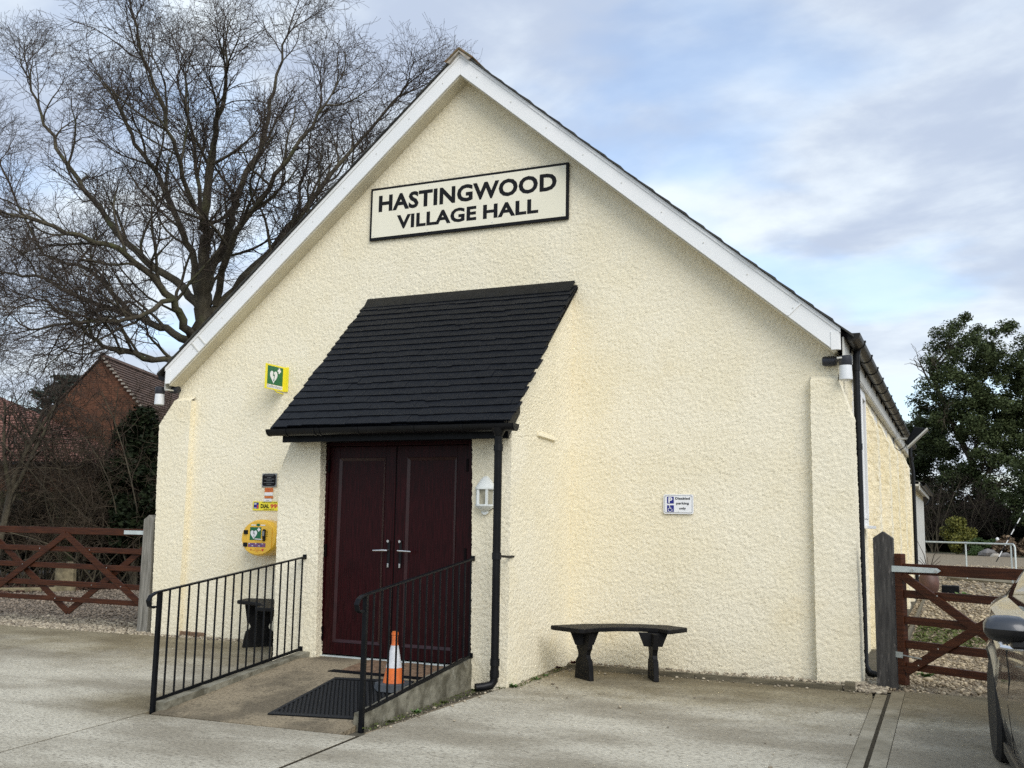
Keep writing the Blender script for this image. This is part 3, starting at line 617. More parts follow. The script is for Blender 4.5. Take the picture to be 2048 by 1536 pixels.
# ------------------------------------------------------------------ ramp, kerbs, rails
RP = tag(bpy.data.objects.new('ramp', None), kind='structure', label='sloping concrete ramp up to the doors'); C.objects.link(RP)
k_ = .21/1.83
def rz_(y): return -.125+(min(y, -1.75)+3.58)*k_
rp = MB(); rp.slab([(-2.60, -3.60, -.3), (-.88, -3.56, -.3), (-.88, -1.75, -.3), (-.82, YP, -.3), (-.85, -1.38, -.3), (-2.5, -1.38, -.3), (-2.49, YP, -.3), (-2.60, -1.75, -.3)],
     [(-2.60, -3.60, -.127), (-.88, -3.56, -.121), (-.88, -1.75, .083), (-.82, YP, .083), (-.85, -1.38, .083), (-2.5, -1.38, .083), (-2.49, YP, .083), (-2.60, -1.75, .083)])
rp.build('ramp_slab', 'ramp_concrete', RP)
def kerb(x0, x1, ya, yb_, za, zb, lab):
    A = [(x0, ya, -.3), (x1, ya, -.3), (x1, yb_, -.3), (x0, yb_, -.3)]
    n_ = 14; V = []; Fq = []
    m = MB()
    P = []
    for a, b, c, d in (((x0, ya, -.2), (x1, ya, -.2), (x1, ya, za), (x0, ya, za)), ((x1, ya, -.2), (x1, yb_, -.2), (x1, yb_, zb), (x1, ya, za)), ((x0, yb_, -.2), (x0, ya, -.2), (x0, ya, za), (x0, yb_, zb)), ((x0, ya, za), (x1, ya, za), (x1, yb_, zb), (x0, yb_, zb))): P.append((a, b, c, d))
    o = rpanels('ramp_kerb', P, 'kerb_concrete', RP, cell=.02, amp=.003, vox=.016); return tag(o, lab)
kerb(-2.665, -2.565, -3.50, YP+.01, -.058, .130, 'low mossy kerb on the left of the ramp')
kerb(-.905, -.815, -3.345, YP+.01, -.012, .188, 'stained concrete retaining kerb on the right of the ramp')
MB().hexa([(-2.15, -1.80, .079), (-.94, -1.80, .079), (-.94, -1.765, .079), (-2.15, -1.765, .079), (-2.15, -1.80, .094), (-.94, -1.80, .094), (-.94, -1.765, .094), (-2.15, -1.765, .094)])
bk = None
cols = 11
for r_ in range(5):
    for c_ in range(-1, 6):
        x0 = -1.92+c_*.205+(.1 if r_ % 2 else 0); x1 = x0+.198; y0 = -2.03+r_*.104; y1 = y0+.098
        x0 = max(x0, -1.90); x1 = min(x1, -.94)
        if x1-x0 < .05: continue
        h = rnd.uniform(.004, .010); zz = lambda y: rz_(y)
        MB().hexa([(x0, y0, zz(y0)-.02), (x1, y0, zz(y0)-.02), (x1, y1, zz(y1)-.02), (x0, y1, zz(y1)-.02), (x0, y0, zz(y0)+h), (x1, y0, zz(y0)+h), (x1, y1, zz(y1)+h), (x0, y1, zz(y1)+h)]).build('brick', 'brick_paver', RP, bevel=.004)
MB().hexa([(-2.0, -2.075, rz_(-2.08)-.01), (-.94, -2.075, rz_(-2.08)-.01), (-.94, -2.035, rz_(-2.04)-.01), (-1.96, -2.035, rz_(-2.04)-.01), (-2.0, -2.075, rz_(-2.08)+.008), (-.94, -2.075, rz_(-2.08)+.008), (-.94, -2.035, rz_(-2.04)+.014), (-1.96, -2.035, rz_(-2.04)+.014)]).build('edging_strip', 'black_paint', RP)
def railing(x, ya, yb_, zt0, zt1, zb0, zb1, n, ypost, label, side):
    t = thing('handrail', (x, ypost, gz(x, ypost)), label, 'railing', 'black handrails of the ramp')
    zt = lambda y: zt0+(zt1-zt0)*(y-ya)/(yb_-ya); zb = lambda y: zb0+(zb1-zb0)*(y-ya)/(yb_-ya)
    pts = [(x, yb_+.06, zt(yb_+.06)), (x, ypost, zt(ypost)), (x, ypost-.05, zt(ypost-.05)-.002), (x, ypost-.10, zt(ypost-.1)-.018), (x, ypost-.125, zt(ypost-.1)-.055), (x, ypost-.11, zt(ypost-.1)-.095), (x, ypost-.075, zt(ypost-.1)-.112), (x, ypost-.045, zt(ypost-.1)-.105)]
    m = MB(); w, h = .040, .014
    for a, b in zip(pts[:-1], pts[1:]): 
        d_ = (Vector(b)-Vector(a)).normalized(); m.beam(Vector(a)-d_*.004, Vector(b)+d_*.004, w, h)
    m.build('top_rail', 'black_paint', t, bevel=.003)
    MB().beam((x, ypost, zb(ypost)), (x, yb_+.06, zb(yb_+.06)), .014, .026).build('bottom_rail', 'black_paint', t)
    MB().box(x-.017, x+.017, ypost-.017, ypost+.017, gz(x, ypost)-.06, zt(ypost)-.006).build('post', 'black_paint', t, bevel=.003)
    for k in range(n):
        y = ypost+(k+1)*(yb_-ypost)/(n)
        MB().tube([(x, y, zb(y)-.006), (x, y, zt(y)-.004)], .0085, 6).build('baluster', 'black_paint', t, smooth=True)
    for z_ in (zt(yb_+.06), zb(yb_+.06)): MB().box(x-.02, x+.02, YP-.012, YP+.0, z_-.022, z_+.022).build('wall_plate', 'black_paint', t)
railing(-2.665, -3.571, -1.60, .799, 1.027, -.052, .145, 17, -3.52, 'black iron handrail on the left edge of the ramp', -1)
railing(-.822, -3.489, -1.60, .839, 1.068, -.015, .205, 15, -3.37, 'black iron handrail on the right of the ramp, in front of the doors', 1)
# rubber mat
A, B, D_, E_ = [Vector(q) for q in ((-1.686, -3.341, 0), (-.94, -3.235, 0), (-1.06, -2.164, 0), (-1.796, -2.262, 0))]
t = thing('rubber_mat', (-1.4, -2.8, rz_(-2.8)), 'black studded rubber mat lying on the ramp in front of the doors', 'mat')
def mp_(u, v, z): p = A*(1-u)*(1-v)+B*u*(1-v)+D_*u*v+E_*(1-u)*v; return (p.x, p.y, rz_(p.y)+z)
m = MB()
def mq(u0, u1, v0, v1, h, m=m, b=.001): m.hexa([mp_(u0, v0, b), mp_(u1, v0, b), mp_(u1, v1, b), mp_(u0, v1, b), mp_(u0, v0, h), mp_(u1, v0, h), mp_(u1, v1, h), mp_(u0, v1, h)])
mq(0, 1, 0, 1, .006); m.build('base_sheet', 'rubber', t)
m = MB()
for q in ((0, 1, 0, .045), (0, 1, .96, 1), (0, .045, .045, .96), (.955, 1, .045, .96)): mq(*q, .014, m, .0065)
m.build('border', 'rubber_edge', t, bevel=.003)
m = MB(); nu, nv = 19, 27
for i in range(nu):
    for j in range(nv):
        u = .06+.88*(i+.5*(j % 2))/nu; v_ = .06+.88*j/nv
        c = mp_(u, v_, 0); r_ = .0135
        m.add([(c[0]+r_*math.cos(a), c[1]+r_*math.sin(a), c[2]+.006) for a in [k*math.pi/3 for k in range(6)]]+[(c[0]+r_*.75*math.cos(a), c[1]+r_*.75*math.sin(a), c[2]+.015) for a in [k*math.pi/3 for k in range(6)]], [(6, 7, 8, 9, 10, 11)]+[(a, (a+1) % 6, 6+(a+1) % 6, 6+a) for a in range(6)])
tag(m.build('studs', 'rubber_edge', t), kind='stuff')
# traffic cone
cx, cy = -1.115, -2.42; cz = rz_(cy)+.016
t = thing('traffic_cone', (cx, cy, cz), 'orange and white traffic cone standing on the mat behind the right handrail', 'traffic cone')
m = MB(); pts = []
for i in range(8):
    a = i*math.pi/4+math.pi/8; pts.append((cx+.165*math.cos(a), cy+.165*math.sin(a)))
m.slab([(x, y, rz_(y)+.016) for x, y in pts], [(cx+(x-cx)*.93, cy+(y-cy)*.93, cz+.045) for x, y in pts]); m.build('base', 'cone_base', t, bevel=.006)
def cr(h): return .098-(.098-.028)*min(h, .36)/.36
def seg(h0, h1, name, mt, ex=0): MB().lathe([(cr(h0)+ex, h0), (cr(h1)+ex, h1)], (cx, cy, cz), 28).build(name, mt, t, smooth=True)
seg(.045, .165, 'lower_sleeve', 'orange'); seg(.1655, .345, 'reflective_sleeve', 'cone_white', .001)
MB().lathe([(.031, .346), (.026, .36), (.026, .455), (.022, .455)], (cx, cy, cz), 24).build('neck', 'orange', t, smooth=True)
MB().lathe([(.029, .430), (.029, .447)], (cx, cy, cz), 24).build('rim', 'orange', t)
MB().lathe([(.0235, .4555), (.0235, .460)], (cx, cy, cz), 20).build('cap', 'sign_orange', t)
# ------------------------------------------------------------------ benches
def bench(outline, legs, label, zs=.455):
    cx_ = sum(p[0] for p in outline)/len(outline); cy_ = sum(p[1] for p in outline)/len(outline); g0 = gz(cx_, cy_)
    t = thing('curved_bench', (cx_, cy_, g0), label, 'bench', 'black curved benches against the hall')
    MB().prism(outline, 'z', zs-.040, zs).build('seat', 'bench', t, bevel=.008)
    for (lx, ly, ang, w, tr) in legs:
        d = Vector((math.cos(R(ang)), math.sin(R(ang)), 0)); nrm = Vector((-d.y, d.x, 0)); g_ = gz(lx, ly)
        pr = [(.5, 0), (.46, .10), (.42, .17), (.31, .195), (.27, .225), (.31, .255), (.39, .28), (.48, zs-.045-g_)]
        poly = [(a*w, h) for a, h in pr]+[(-a*w, h) for a, h in pr[::-1]]; n_ = len(poly); c = Vector((lx, ly, g_))
        m = MB(); pts = [c+d*a+Vector((0, 0, h)) for a, h in poly]
        m.slab([p-nrm*.024 for p in pts], [p+nrm*.024 for p in pts]); m.build('leg', 'bench', t, bevel=.004)
        poly = [(-.135, zs-.041), (.135, zs-.041), (.085, zs-.165), (-.085, zs-.165)]; d2 = Vector((math.cos(R(tr)), math.sin(R(tr)), 0)); n2 = Vector((-d2.y, d2.x, 0)); c2 = Vector((lx, ly, 0))
        for s_ in (-1, 1):
            pts = [c2+n2*(-.0)+d2*(a)+Vector((0, 0, h)) for a, h in poly]
            if s_ < 0: m = MB().slab([p-n2*.020 for p in pts], [p+n2*.020 for p in pts]); m.build('brace', 'bench', t, bevel=.004)
    return t
bench([(-.30, -.94), (-.27, -.97), (.05, -1.115), (.09, -1.115), (.17, -.90), (.30, -.74), (.47, -.66), (.66, -.665), (.77, -.735), (.80, -.72), (.885, -.46), (.87, -.42), (.66, -.30), (.42, -.33), (.16, -.43), (-.08, -.63)],
      [(.02, -.885, -36, .25, 32), (.615, -.665, -60, .25, 15)], 'black curved bench standing under the disabled parking sign')
bench([(-4.26, -.42), (-4.25, -.38), (-3.86, -.27), (-3.5, -.42), (-3.22, -.72), (-3.10, -1.08), (-3.14, -1.22), (-3.34, -1.30), (-3.46, -1.28), (-3.52, -1.03), (-3.70, -.86), (-3.92, -.76), (-4.12, -.72), (-4.17, -.69)],
      [(-4.02, -.46, 44, .36, -30), (-3.28, -1.0, -5, .30, 80)], 'black curved bench between the left handrail and the porch', zs=.49)
# ------------------------------------------------------------------ signs and fittings
s_ = thing('name_board', (-1.77, 0, 4.68), 'large cream sign reading HASTINGWOOD VILLAGE HALL high on the gable', 'sign')
MB().box(-3.033, -.508, -.035, -.005, 4.69, 5.332).build('frame', 'sign_black', s_, bevel=.003)
MB().box(-3.003, -.538, -.040, -.034, 4.722, 5.302).build('panel', 'sign_cream', s_)
text('HASTINGWOOD', (-2.915, -.0405, 5.028), 2.27, .205, 'sign_black', s_, bold=.036)
text('VILLAGE', (-2.66, -.0405, 4.795), 1.04, .170, 'sign_black', s_, bold=.036); text('HALL', (-1.535, -.0405, 4.795), .675, .166, 'sign_black', s_, bold=.036)
for x_ in (-2.975, -2.25, -1.42, -.565):
    for z_ in (4.745, 5.28): MB().lathe([(.007, -.0405), (.005, -.0435)], (x_, 0, z_), 8, 'y').build('screw', 'chrome', s_)
def logo(P0, dx, s, parent, yy=None):
    """white heart with dark bolt and cross: P0 centre (3D), dx direction on face, s half size"""
    dx = Vector(dx).normalized(); up = Vector((0, 0, 1)); nn = dx.cross(up); P0 = Vector(P0)
    def pl(pts, name, m, off, th=.001):
        b = [P0+dx*a*s+up*h*s+nn*off for a, h in pts]; MB().slab(b, [p+nn*th for p in b]).build(name, m, parent)
    ht = []
    for i in range(36):
        a = 2*math.pi*i/36; ht.append((-.28+.62*(16*math.sin(a)**3)/16, -.08+.75*(13*math.cos(a)-5*math.cos(2*a)-2*math.cos(3*a)-math.cos(4*a))/16))
    pl(ht, 'heart', 'sign_white', .0012)
    pl([(-.36, .42), (-.24, .42), (-.30, .10), (-.08, .16), (-.20, -.42), (-.14, -.42), (-.25, -.62), (-.34, -.42), (-.27, -.42), (-.22, .02), (-.44, -.06)], 'bolt', 'sign_green' if s > .1 else 'sign_grey', .0024)
    c = .11; q = .28; X, Z = .62, .60
    pl([(X-c, Z-q), (X+c, Z-q), (X+c, Z-c), (X+q, Z-c), (X+q, Z+c), (X+c, Z+c), (X+c, Z+q), (X-c, Z+q), (X-c, Z+c), (X-q, Z+c), (X-q, Z-c), (X-c, Z-c)], 'cross', 'sign_white', .0012)
# projecting defibrillator sign
s_ = thing('projecting_sign', (-4.17, -.2, 2.92), 'small green and yellow projecting Defibrillator sign left of the porch roof', 'sign')
MB().box(-4.185, -4.175, -.385, -.02, 2.925, 3.225).box(-4.185, -4.125, -.018, -.004, 2.925, 3.225).build('panel', 'sign_yellow', s_, bevel=.002)
MB().box(-4.1745, -4.1735, -.352, -.055, 2.985, 3.205).build('green_field', 'sign_green', s_)
MB().box(-4.1745, -4.1735, -.352, -.055, 2.940, 2.982).build('white_strip', 'sign_white', s_)
text('Defibrillator', (-4.1732, -.345, 2.948), .28, .030, 'sign_grey', s_, dirx=(0, 1, 0), depth=.0006)
logo((-4.1735, -.203, 3.092), (0, 1, 0), .115, s_)
MB().tube([(-4.18, -.19, 2.925), (-4.18, -.15, 2.905), (-4.2, -.0, 2.90)], .008, 6).build('fixing', 'sign_yellow', s_)
# black memorial plaque
s_ = thing('plaque', (-4.33, 0, 1.78), 'black engraved plaque above the orange labels beside the porch', 'plaque')
MB().box(-4.435, -4.222, -.016, -.004, 1.778, 1.938).build('frame', 'sign_grey', s_, bevel=.002)
c_ = .018; x0, x1, z0, z1 = -4.425, -4.232, 1.788, 1.928
MB().prism([(x0+c_, z0), (x1-c_, z0), (x1, z0+c_), (x1, z1-c_), (x1-c_, z1), (x0+c_, z1), (x0, z1-c_), (x0, z0+c_)], 'y', -.019, -.0162).build('plate', 'plaque', s_)
for k, wd in enumerate((.13, .06, .15, .08, .15, .07)): MB().box(-4.328-wd/2, -4.328+wd/2, -.0202, -.0192, 1.909-k*.0205, 1.913-k*.0205).build('engraved_line', 'sign_grey', s_)
# orange labels
s_ = thing('orange_label', (-4.33, 0, 1.69), 'upper orange label with a white strip under the black plaque', 'label')
MB().box(-4.393, -4.272, -.011, -.004, 1.712, 1.766).build('orange_field', 'sign_orange', s_); MB().box(-4.389, -4.272, -.012, -.0112, 1.678, 1.709).box(-4.389, -4.272, -.011, -.004, 1.672, 1.712).build('white_strip', 'sign_white', s_)
for k in range(3): MB().box(-4.38+.01*k, -4.285-.012*k, -.0128, -.0120, 1.752-k*.013, 1.755-k*.013).build('text_line', 'sign_red', s_)
s_ = thing('address_label', (-4.33, 0, 1.62), 'lower orange and white label just above the yellow DIAL 999 strip', 'label')
MB().box(-4.391, -4.270, -.011, -.004, 1.640, 1.668).build('orange_field', 'sign_orange', s_); MB().box(-4.398, -4.282, -.012, -.004, 1.598, 1.636).build('white_strip', 'sign_white', s_)
MB().box(-4.365, -4.32, -.0128, -.0120, 1.612, 1.618).build('text_line', 'sign_grey', s_)
# DIAL 999
s_ = thing('emergency_sign', (-4.33, 0, 1.5), 'yellow strip sign reading DIAL 999 above the defibrillator cabinet', 'sign')
MB().box(-4.555, -4.095, -.012, -.004, 1.495, 1.602).build('panel', 'sign_yellow', s_)
text('DIAL', (-4.437, -.0125, 1.522), .125, .050, 'sign_black', s_, bold=.04); text('999', (-4.295, -.0125, 1.522), .145, .050, 'sign_red', s_, bold=.04)
text('FOR ACCESS CODE', (-4.42, -.0125, 1.584), .22, .011, 'sign_black', s_); text('AMBULANCE', (-4.395, -.0125, 1.502), .15, .012, 'sign_black', s_)
MB().box(-4.542, -4.468, -.0132, -.0122, 1.515, 1.590).build('blue_logo', 'sign_blue', s_); MB().box(-4.535, -4.50, -.0140, -.0134, 1.566, 1.578).box(-4.535, -4.50, -.0140, -.0134, 1.52, 1.527).build('white_mark', 'sign_white', s_); MB().box(-4.492, -4.474, -.0140, -.0134, 1.52, 1.56).build('red_mark', 'sign_red', s_)
# defibrillator cabinet
s_ = thing('defibrillator_cabinet', (-4.26, 0, .95), 'round yellow defibrillator cabinet on the wall beside the porch', 'cabinet')
cX, cZ = -4.262, 1.172
MB().lathe([(.195, -.02), (.212, -.05), (.216, -.20), (.210, -.235), (.200, -.250)], (cX, 0, cZ), 48, 'y', sx=1.2).build('body', 'cab_yellow', s_, smooth=True)
dpts = []
for i in range(60):
    a = 2*math.pi*i/60; dpts.append((cX+max(-.165, min(.195, .205*1.2*math.cos(a)*1.0)), cZ+.192*math.sin(a)))
MB().prism(dpts, 'y', -.262, -.2505).build('front_door', 'cab_yellow', s_, bevel=.004)
MB().box(cX-.115, cX+.045, -.2655, -.2625, cZ-.025, cZ+.125).build('green_panel', 'sign_green', s_)
logo((cX-.035, -.2656, cZ+.050), (1, 0, 0), .078, s_)
for z_ in (.065, -.08): MB().box(cX-.205, cX-.145, -.2685, -.2505, cZ+z_-.024, cZ+z_+.024).build('hinge', 'sign_black', s_, bevel=.003)
MB().box(cX-.135, cX+.115, -.2650, -.2625, cZ-.105, cZ-.058).build('blue_strip', 'cab_blue', s_)
for k in range(5): MB().box(cX-.128+k*.048, cX-.108+k*.048, -.2658, -.2651, cZ-.07-(k % 2)*.026, cZ-.062-(k % 2)*.026).build('white_mark', 'sign_white', s_)
hb = MB().box(cX+.078, cX+.118, -.290, -.2625, cZ-.035, cZ+.105).build('keypad', 'sign_black', s_, bevel=.014)
MB().box(cX+.084, cX+.112, -.295, -.2905, cZ+.025, cZ+.085).build('buttons', 'sign_grey', hb)
MB().tube([(cX+.095, -.285, cZ-.015), (cX+.095, -.31, cZ-.015), (cX+.0, -.312, cZ-.012)], .008, 8).build('lever', 'chrome', hb, smooth=True)
for k in range(4):
    MB().box(cX+.056, cX+.072, -.2652, -.2625, cZ+.02+k*.02, cZ+.026+k*.02).box(cX+.124, cX+.14, -.2652, -.2625, cZ+.02+k*.02, cZ+.026+k*.02).build('tick_mark', 'sign_black', s_)
MB().lathe([(.026, -.2655), (.02, -.266)], (cX+.0, 0, cZ+.152), 16, 'y', sy=.6).build('oval_badge', 'sign_green', s_)
MB().box(cX-.10, cX-.035, -.2652, -.2625, cZ+.143, cZ+.155).box(cX+.035, cX+.10, -.2652, -.2625, cZ+.143, cZ+.155).build('white_label', 'sign_white', s_)
for k, (a, b) in enumerate(((-.035, .035), (-.06, .06), (-.02, .02))): MB().box(cX+a, cX+b, -.2650, -.2625, cZ-.128-k*.016, cZ-.124-k*.016).build('text_line', 'sign_orange', s_)
MB().lathe([(.011, -.265), (.009, -.2655)], (cX-.09, 0, cZ-.135), 10, 'y').build('badge', 'sign_orange', s_); MB().prism([(cX+.065, cZ-.122), (cX+.078, cZ-.128), (cX+.091, cZ-.122), (cX+.094, cZ-.134), (cX+.078, cZ-.153), (cX+.062, cZ-.134)], 'y', -.2655, -.2625).build('red_heart', 'sign_red', s_)
# disabled parking sign
s_ = thing('parking_sign', (.69, 0, 1.52), 'white Disabled parking only sign above the right bench', 'sign')
def rr(x0, x1, z0, z1, r, n=5):
    p = []
    for cx_, cz_, a0 in ((x1-r, z0+r, -90), (x1-r, z1-r, 0), (x0+r, z1-r, 90), (x0+r, z0+r, 180)):
        p += [(cx_+r*math.cos(R(a0+90*i/n)), cz_+r*math.sin(R(a0+90*i/n))) for i in range(n+1)]
    return p
MB().prism(rr(.542, .846, 1.518, 1.712, .018), 'y', -.022, -.010).build('panel', 'sign_white', s_)
MB().prism(rr(.553, .835, 1.528, 1.702, .014), 'y', -.0232, -.0222).build('border', 'sign_grey', s_); MB().prism(rr(.5575, .8305, 1.5325, 1.6975, .011), 'y', -.0243, -.0233).build('face', 'sign_white', s_)
MB().box(.579, .649, -.0255, -.0245, 1.620, 1.689).build('blue_square', 'sign_blue', s_); MB().box(.579, .649, -.0255, -.0245, 1.538, 1.604).build('blue_square', 'sign_blue', s_)
text('P', (.594, -.0257, 1.627), .040, .055, 'sign_white', s_, bold=.03)
m = MB(); wc = lambda a, h: (.579+a*.07, -.0265, 1.538+h*.066)
m.lathe([(.0062, -.0268), (.0062, -.0258)], (.579+.38*.07, 0, 1.538+.88*.066), 12, 'y')
m.tube([wc(.38, .78), wc(.42, .48), wc(.66, .46), wc(.76, .22), wc(.86, .25)], .0027, 6); m.tube([wc(.40, .64), wc(.62, .62)], .0022, 6)
m.tube([wc(.44+.27*math.cos(R(a)), .33+.27*math.sin(R(a))) for a in range(120, 345, 18)], .0024, 6); m.build('wheelchair_symbol', 'sign_white', s_)
text('Disabled', (.664, -.0252, 1.660), .148, .024, 'sign_black', s_, bold=.024); text('parking', (.674, -.0252, 1.606), .128, .030, 'sign_black', s_, bold=.024); text('only', (.702, -.0252, 1.556), .070, .030, 'sign_black', s_, bold=.024)
for x_, z_ in ((.566, 1.69), (.822, 1.69), (.694, 1.54)): MB().lathe([(.0035, -.0255), (.003, -.0262)], (x_, 0, z_), 8, 'y').build('screw', 'sign_grey', s_)
# half lantern on the porch pier
lx = -.705; ly = YP-.005
s_ = thing('wall_lantern', (lx, ly, 1.47), 'white half lantern light on the pier beside the porch drainpipe', 'wall light')
m = MB(); prof = [(.098, 1.700), (.100, 1.715), (.075, 1.755), (.050, 1.790), (.028, 1.815), (.010, 1.822)]
def half(prof, n=12):
    m = MB(); vs = []; 
    for r_, z_ in prof: vs += [(lx+r_*math.cos(math.pi+math.pi*i/n), ly+r_*.95*math.sin(math.pi+math.pi*i/n), z_) for i in range(n+1)]
    w = n+1; fs = [(a*w+i, a*w+i+1, (a+1)*w+i+1, (a+1)*w+i) for a in range(len(prof)-1) for i in range(n)]+[tuple(range(w)), tuple(range((len(prof)-1)*w, len(prof)*w))]
    fs += [(a*w, (a+1)*w, (a+1)*w+n, a*w+n) for a in range(len(prof)-1)]
    return m.add(vs, fs)
half(prof).build('roof_cap', 'lamp_white', s_, smooth=True)
half([(.035, 1.500), (.085, 1.535), (.098, 1.55), (.098, 1.562), (.086, 1.565)]).build('bottom_tray', 'lamp_white', s_, smooth=True)
half([(.080, 1.566), (.082, 1.699)], 3).build('glass', 'lamp_glass', s_)
for a in (180, 240, 300, 360):
    c = (lx+.084*math.cos(R(a)), ly+.080*math.sin(R(a)))
    MB().box(c[0]-.011, c[0]+.011, c[1]-.008, c[1]+.008, 1.562, 1.702).build('glazing_bar', 'lamp_white', s_)
MB().prism([(lx-.04, 1.51), (lx+.04, 1.51), (lx+.032, 1.485), (lx+.012, 1.470), (lx-.012, 1.470), (lx-.032, 1.485)], 'y', ly-.02, ly+.0).build('back_plate', 'lamp_white', s_, bevel=.003)
MB().tube([(lx+.03, ly-.012, 1.50), (lx+.075, ly-.008, 1.53), (lx+.09, ly-.004, 1.60)], .004, 6).build('cable', 'sign_black', s_)
# eave lights
def eave_light(x0, xh, zz, label):
    s = 1 if xh > x0 else -1
    t = thing('eave_light', (x0, 0, zz), label, 'wall light', 'black and white lights at the eaves')
    MB().lathe([(.040, 0), (.048, .02), (.048, .11), (.040, .13)], (x0 if s > 0 else x0-.13, -.045, zz), 16, 'x').build('mount', 'lamp_black', t, smooth=True)
    MB().tube([(x0+s*.1, -.05, zz+.01), (xh-s*.04, -.12, zz-.0)], .022, 10).build('arm', 'lamp_black', t, smooth=True)
    hz_ = zz-.06
    MB().lathe([(.058, .0), (.061, .005), (.061, .085), (.055, .09)], (xh, -.13, hz_), 20).build('head', 'lamp_black', t, smooth=True)
    MB().lathe([(.050, -.142), (.060, -.135), (.061, -.12), (.056, -.001)], (xh, -.13, hz_), 20).build('diffuser', 'lamp_opal', t, smooth=True)
eave_light(2.115, 2.332, 2.985, 'black and white light under the right end of the gable')
eave_light(-5.79, -6.02, 3.01, 'black and white light under the left end of the gable')
# flood light on the long wall
t = thing('floodlight', (2.25, 8.9, 3.0), 'tilted floodlight on a bracket below the long side gutter', 'floodlight')
MB().box(2.24, 2.56, 8.75, 8.79, 2.955, 2.985).box(2.24, 2.30, 8.70, 8.84, 3.0, 3.12).build('bracket', 'flood_grey', t, bevel=.004)
MB().hexa([(2.50, 8.62, 2.84), (2.80, 8.62, 3.13), (2.80, 8.92, 3.13), (2.50, 8.92, 2.84), (2.46, 8.64, 2.88), (2.62, 8.64, 3.16), (2.62, 8.9, 3.16), (2.46, 8.9, 2.88)]).build('housing', 'black_paint', t, bevel=.01)
MB().hexa([(2.49, 8.60, 2.82), (2.82, 8.60, 3.14), (2.82, 8.94, 3.14), (2.49, 8.94, 2.82), (2.505, 8.60, 2.80), (2.84, 8.60, 3.12), (2.84, 8.94, 3.12), (2.505, 8.94, 2.80)]).build('front_glass', 'flood_grey', t, bevel=.004)
MB().tube([(2.27, 8.75, 3.0), (2.28, 8.75, 2.82), (2.36, 8.75, 2.76), (2.45, 8.75, 2.82), (2.48, 8.75, 2.90)], .008, 6).build('cable', 'hose_black', t)
# ------------------------------------------------------------------ gate posts and gates
def post(name, x0, x1, y0, y1, z0, z1, zp, m, label):
    t = MB(); xm = (x0+x1)/2; t.prism([(x0, z0), (x1, z0), (x1, z1), (xm, zp), (x0, z1)], 'y', y0, y1)
    o = t.build(name, m, None, bevel=.006, base=(xm, (y0+y1)/2, z0)); return tag(o, label, 'gate post')
post('gate_post', 2.53, 2.70, -.20, -.04, -.1, 1.325, 1.385, 'post_dark', 'dark weathered pointed gate post beside the right corner of the hall')
post('gate_post', -6.27, -6.10, .0, .16, -.1, 1.36, 1.42, 'post_grey', 'pale grey weathered gate post left of the hall corner')
def rail(m, p0, u, a, b, z0, z1, th, off, up=None):
    A = Vector(p0); u = Vector(u); n_ = Vector((-u.y, u.x, 0))
    za0, za1, zb0, zb1 = z0 if isinstance(z0, tuple) else (z0, z1, z0, z1)
    q = [A+u*a+n_*off, A+u*b+n_*off]
    m.hexa([q[0]+Vector((0, 0, za0)), q[1]+Vector((0, 0, zb0)), q[1]+n_*th+Vector((0, 0, zb0)), q[0]+n_*th+Vector((0, 0, za0)), q[0]+Vector((0, 0, za1)), q[1]+Vector((0, 0, zb1)), q[1]+n_*th+Vector((0, 0, zb1)), q[0]+n_*th+Vector((0, 0, za1))]); return m
def dbrace(m, p0, u, s0, z0, s1, z1, w, th, off):
    A = Vector(p0); u = Vector(u); n_ = Vector((-u.y, u.x, 0)); a = A+u*s0+n_*off+Vector((0, 0, z0)); b = A+u*s1+n_*off+Vector((0, 0, z1)); d = (b-a).normalized(); sd_ = n_.cross(d).normalized()*w/2
    m.hexa([a-sd_, b-sd_, b-sd_+n_*th, a-sd_+n_*th, a+sd_, b+sd_, b+sd_+n_*th, a+sd_+n_*th]); return m
# right gate, swung a little towards the forecourt
u = Vector((.862, -.507, 0)).normalized(); g0 = Vector((2.703, -.202, 0)); GL = 2.5
t = thing('timber_gate', (2.70, -.2, 0), 'brown five-bar timber gate behind the parked car', 'gate', 'brown five-bar gates either side of the hall')
rail(MB(), g0, u, 0, .075, .05, 1.19, .07, 0).build('stile', 'gate_wood', t, bevel=.008); rail(MB(), g0, u, GL, GL+.075, .05, 1.12, .07, 0).build('stile', 'gate_wood', t, bevel=.008)
for z0, z1, b_ in ((1.012, 1.105, 1), (.805, .873, 0), (.578, .647, 0), (.370, .440, 0), (.186, .251, 0)):
    rail(MB(), g0, u, .076, GL-.001, z0, z1, .035, .018).build('rail', 'gate_wood', t, bevel=.004)
for s0, z0, s1, z1, off in ((.08, 1.00, 1.38, .21, -.004), (.08, .17, 1.38, 1.0, -.005), (GL-.02, 1.0, 1.42, .21, -.004), (GL-.02, .17, 1.42, 1.0, -.005)): dbrace(MB(), g0, u, s0, z0, s1, z1, .075, .0215, off).build('brace', 'gate_wood', t, bevel=.003)
hp = [(-.02, 1.028), (.42, 1.036), (.455, 1.056), (.42, 1.078), (-.02, 1.082)]; n_ = Vector((-u.y, u.x, 0))
m = MB().slab([g0+u*a-n_*.004+Vector((0, 0, z)) for a, z in hp], [g0+u*a-n_*.010+Vector((0, 0, z)) for a, z in hp]); hg = m.build('hinge_strap', 'galv_light', t, bevel=.0015)
for a in (.19, .41): c = g0+u*a-n_*.010; MB().tube([c+Vector((0, 0, 1.055)), c-n_*.008+Vector((0, 0, 1.055))], .011, 8).build('bolt', 'chrome', hg)
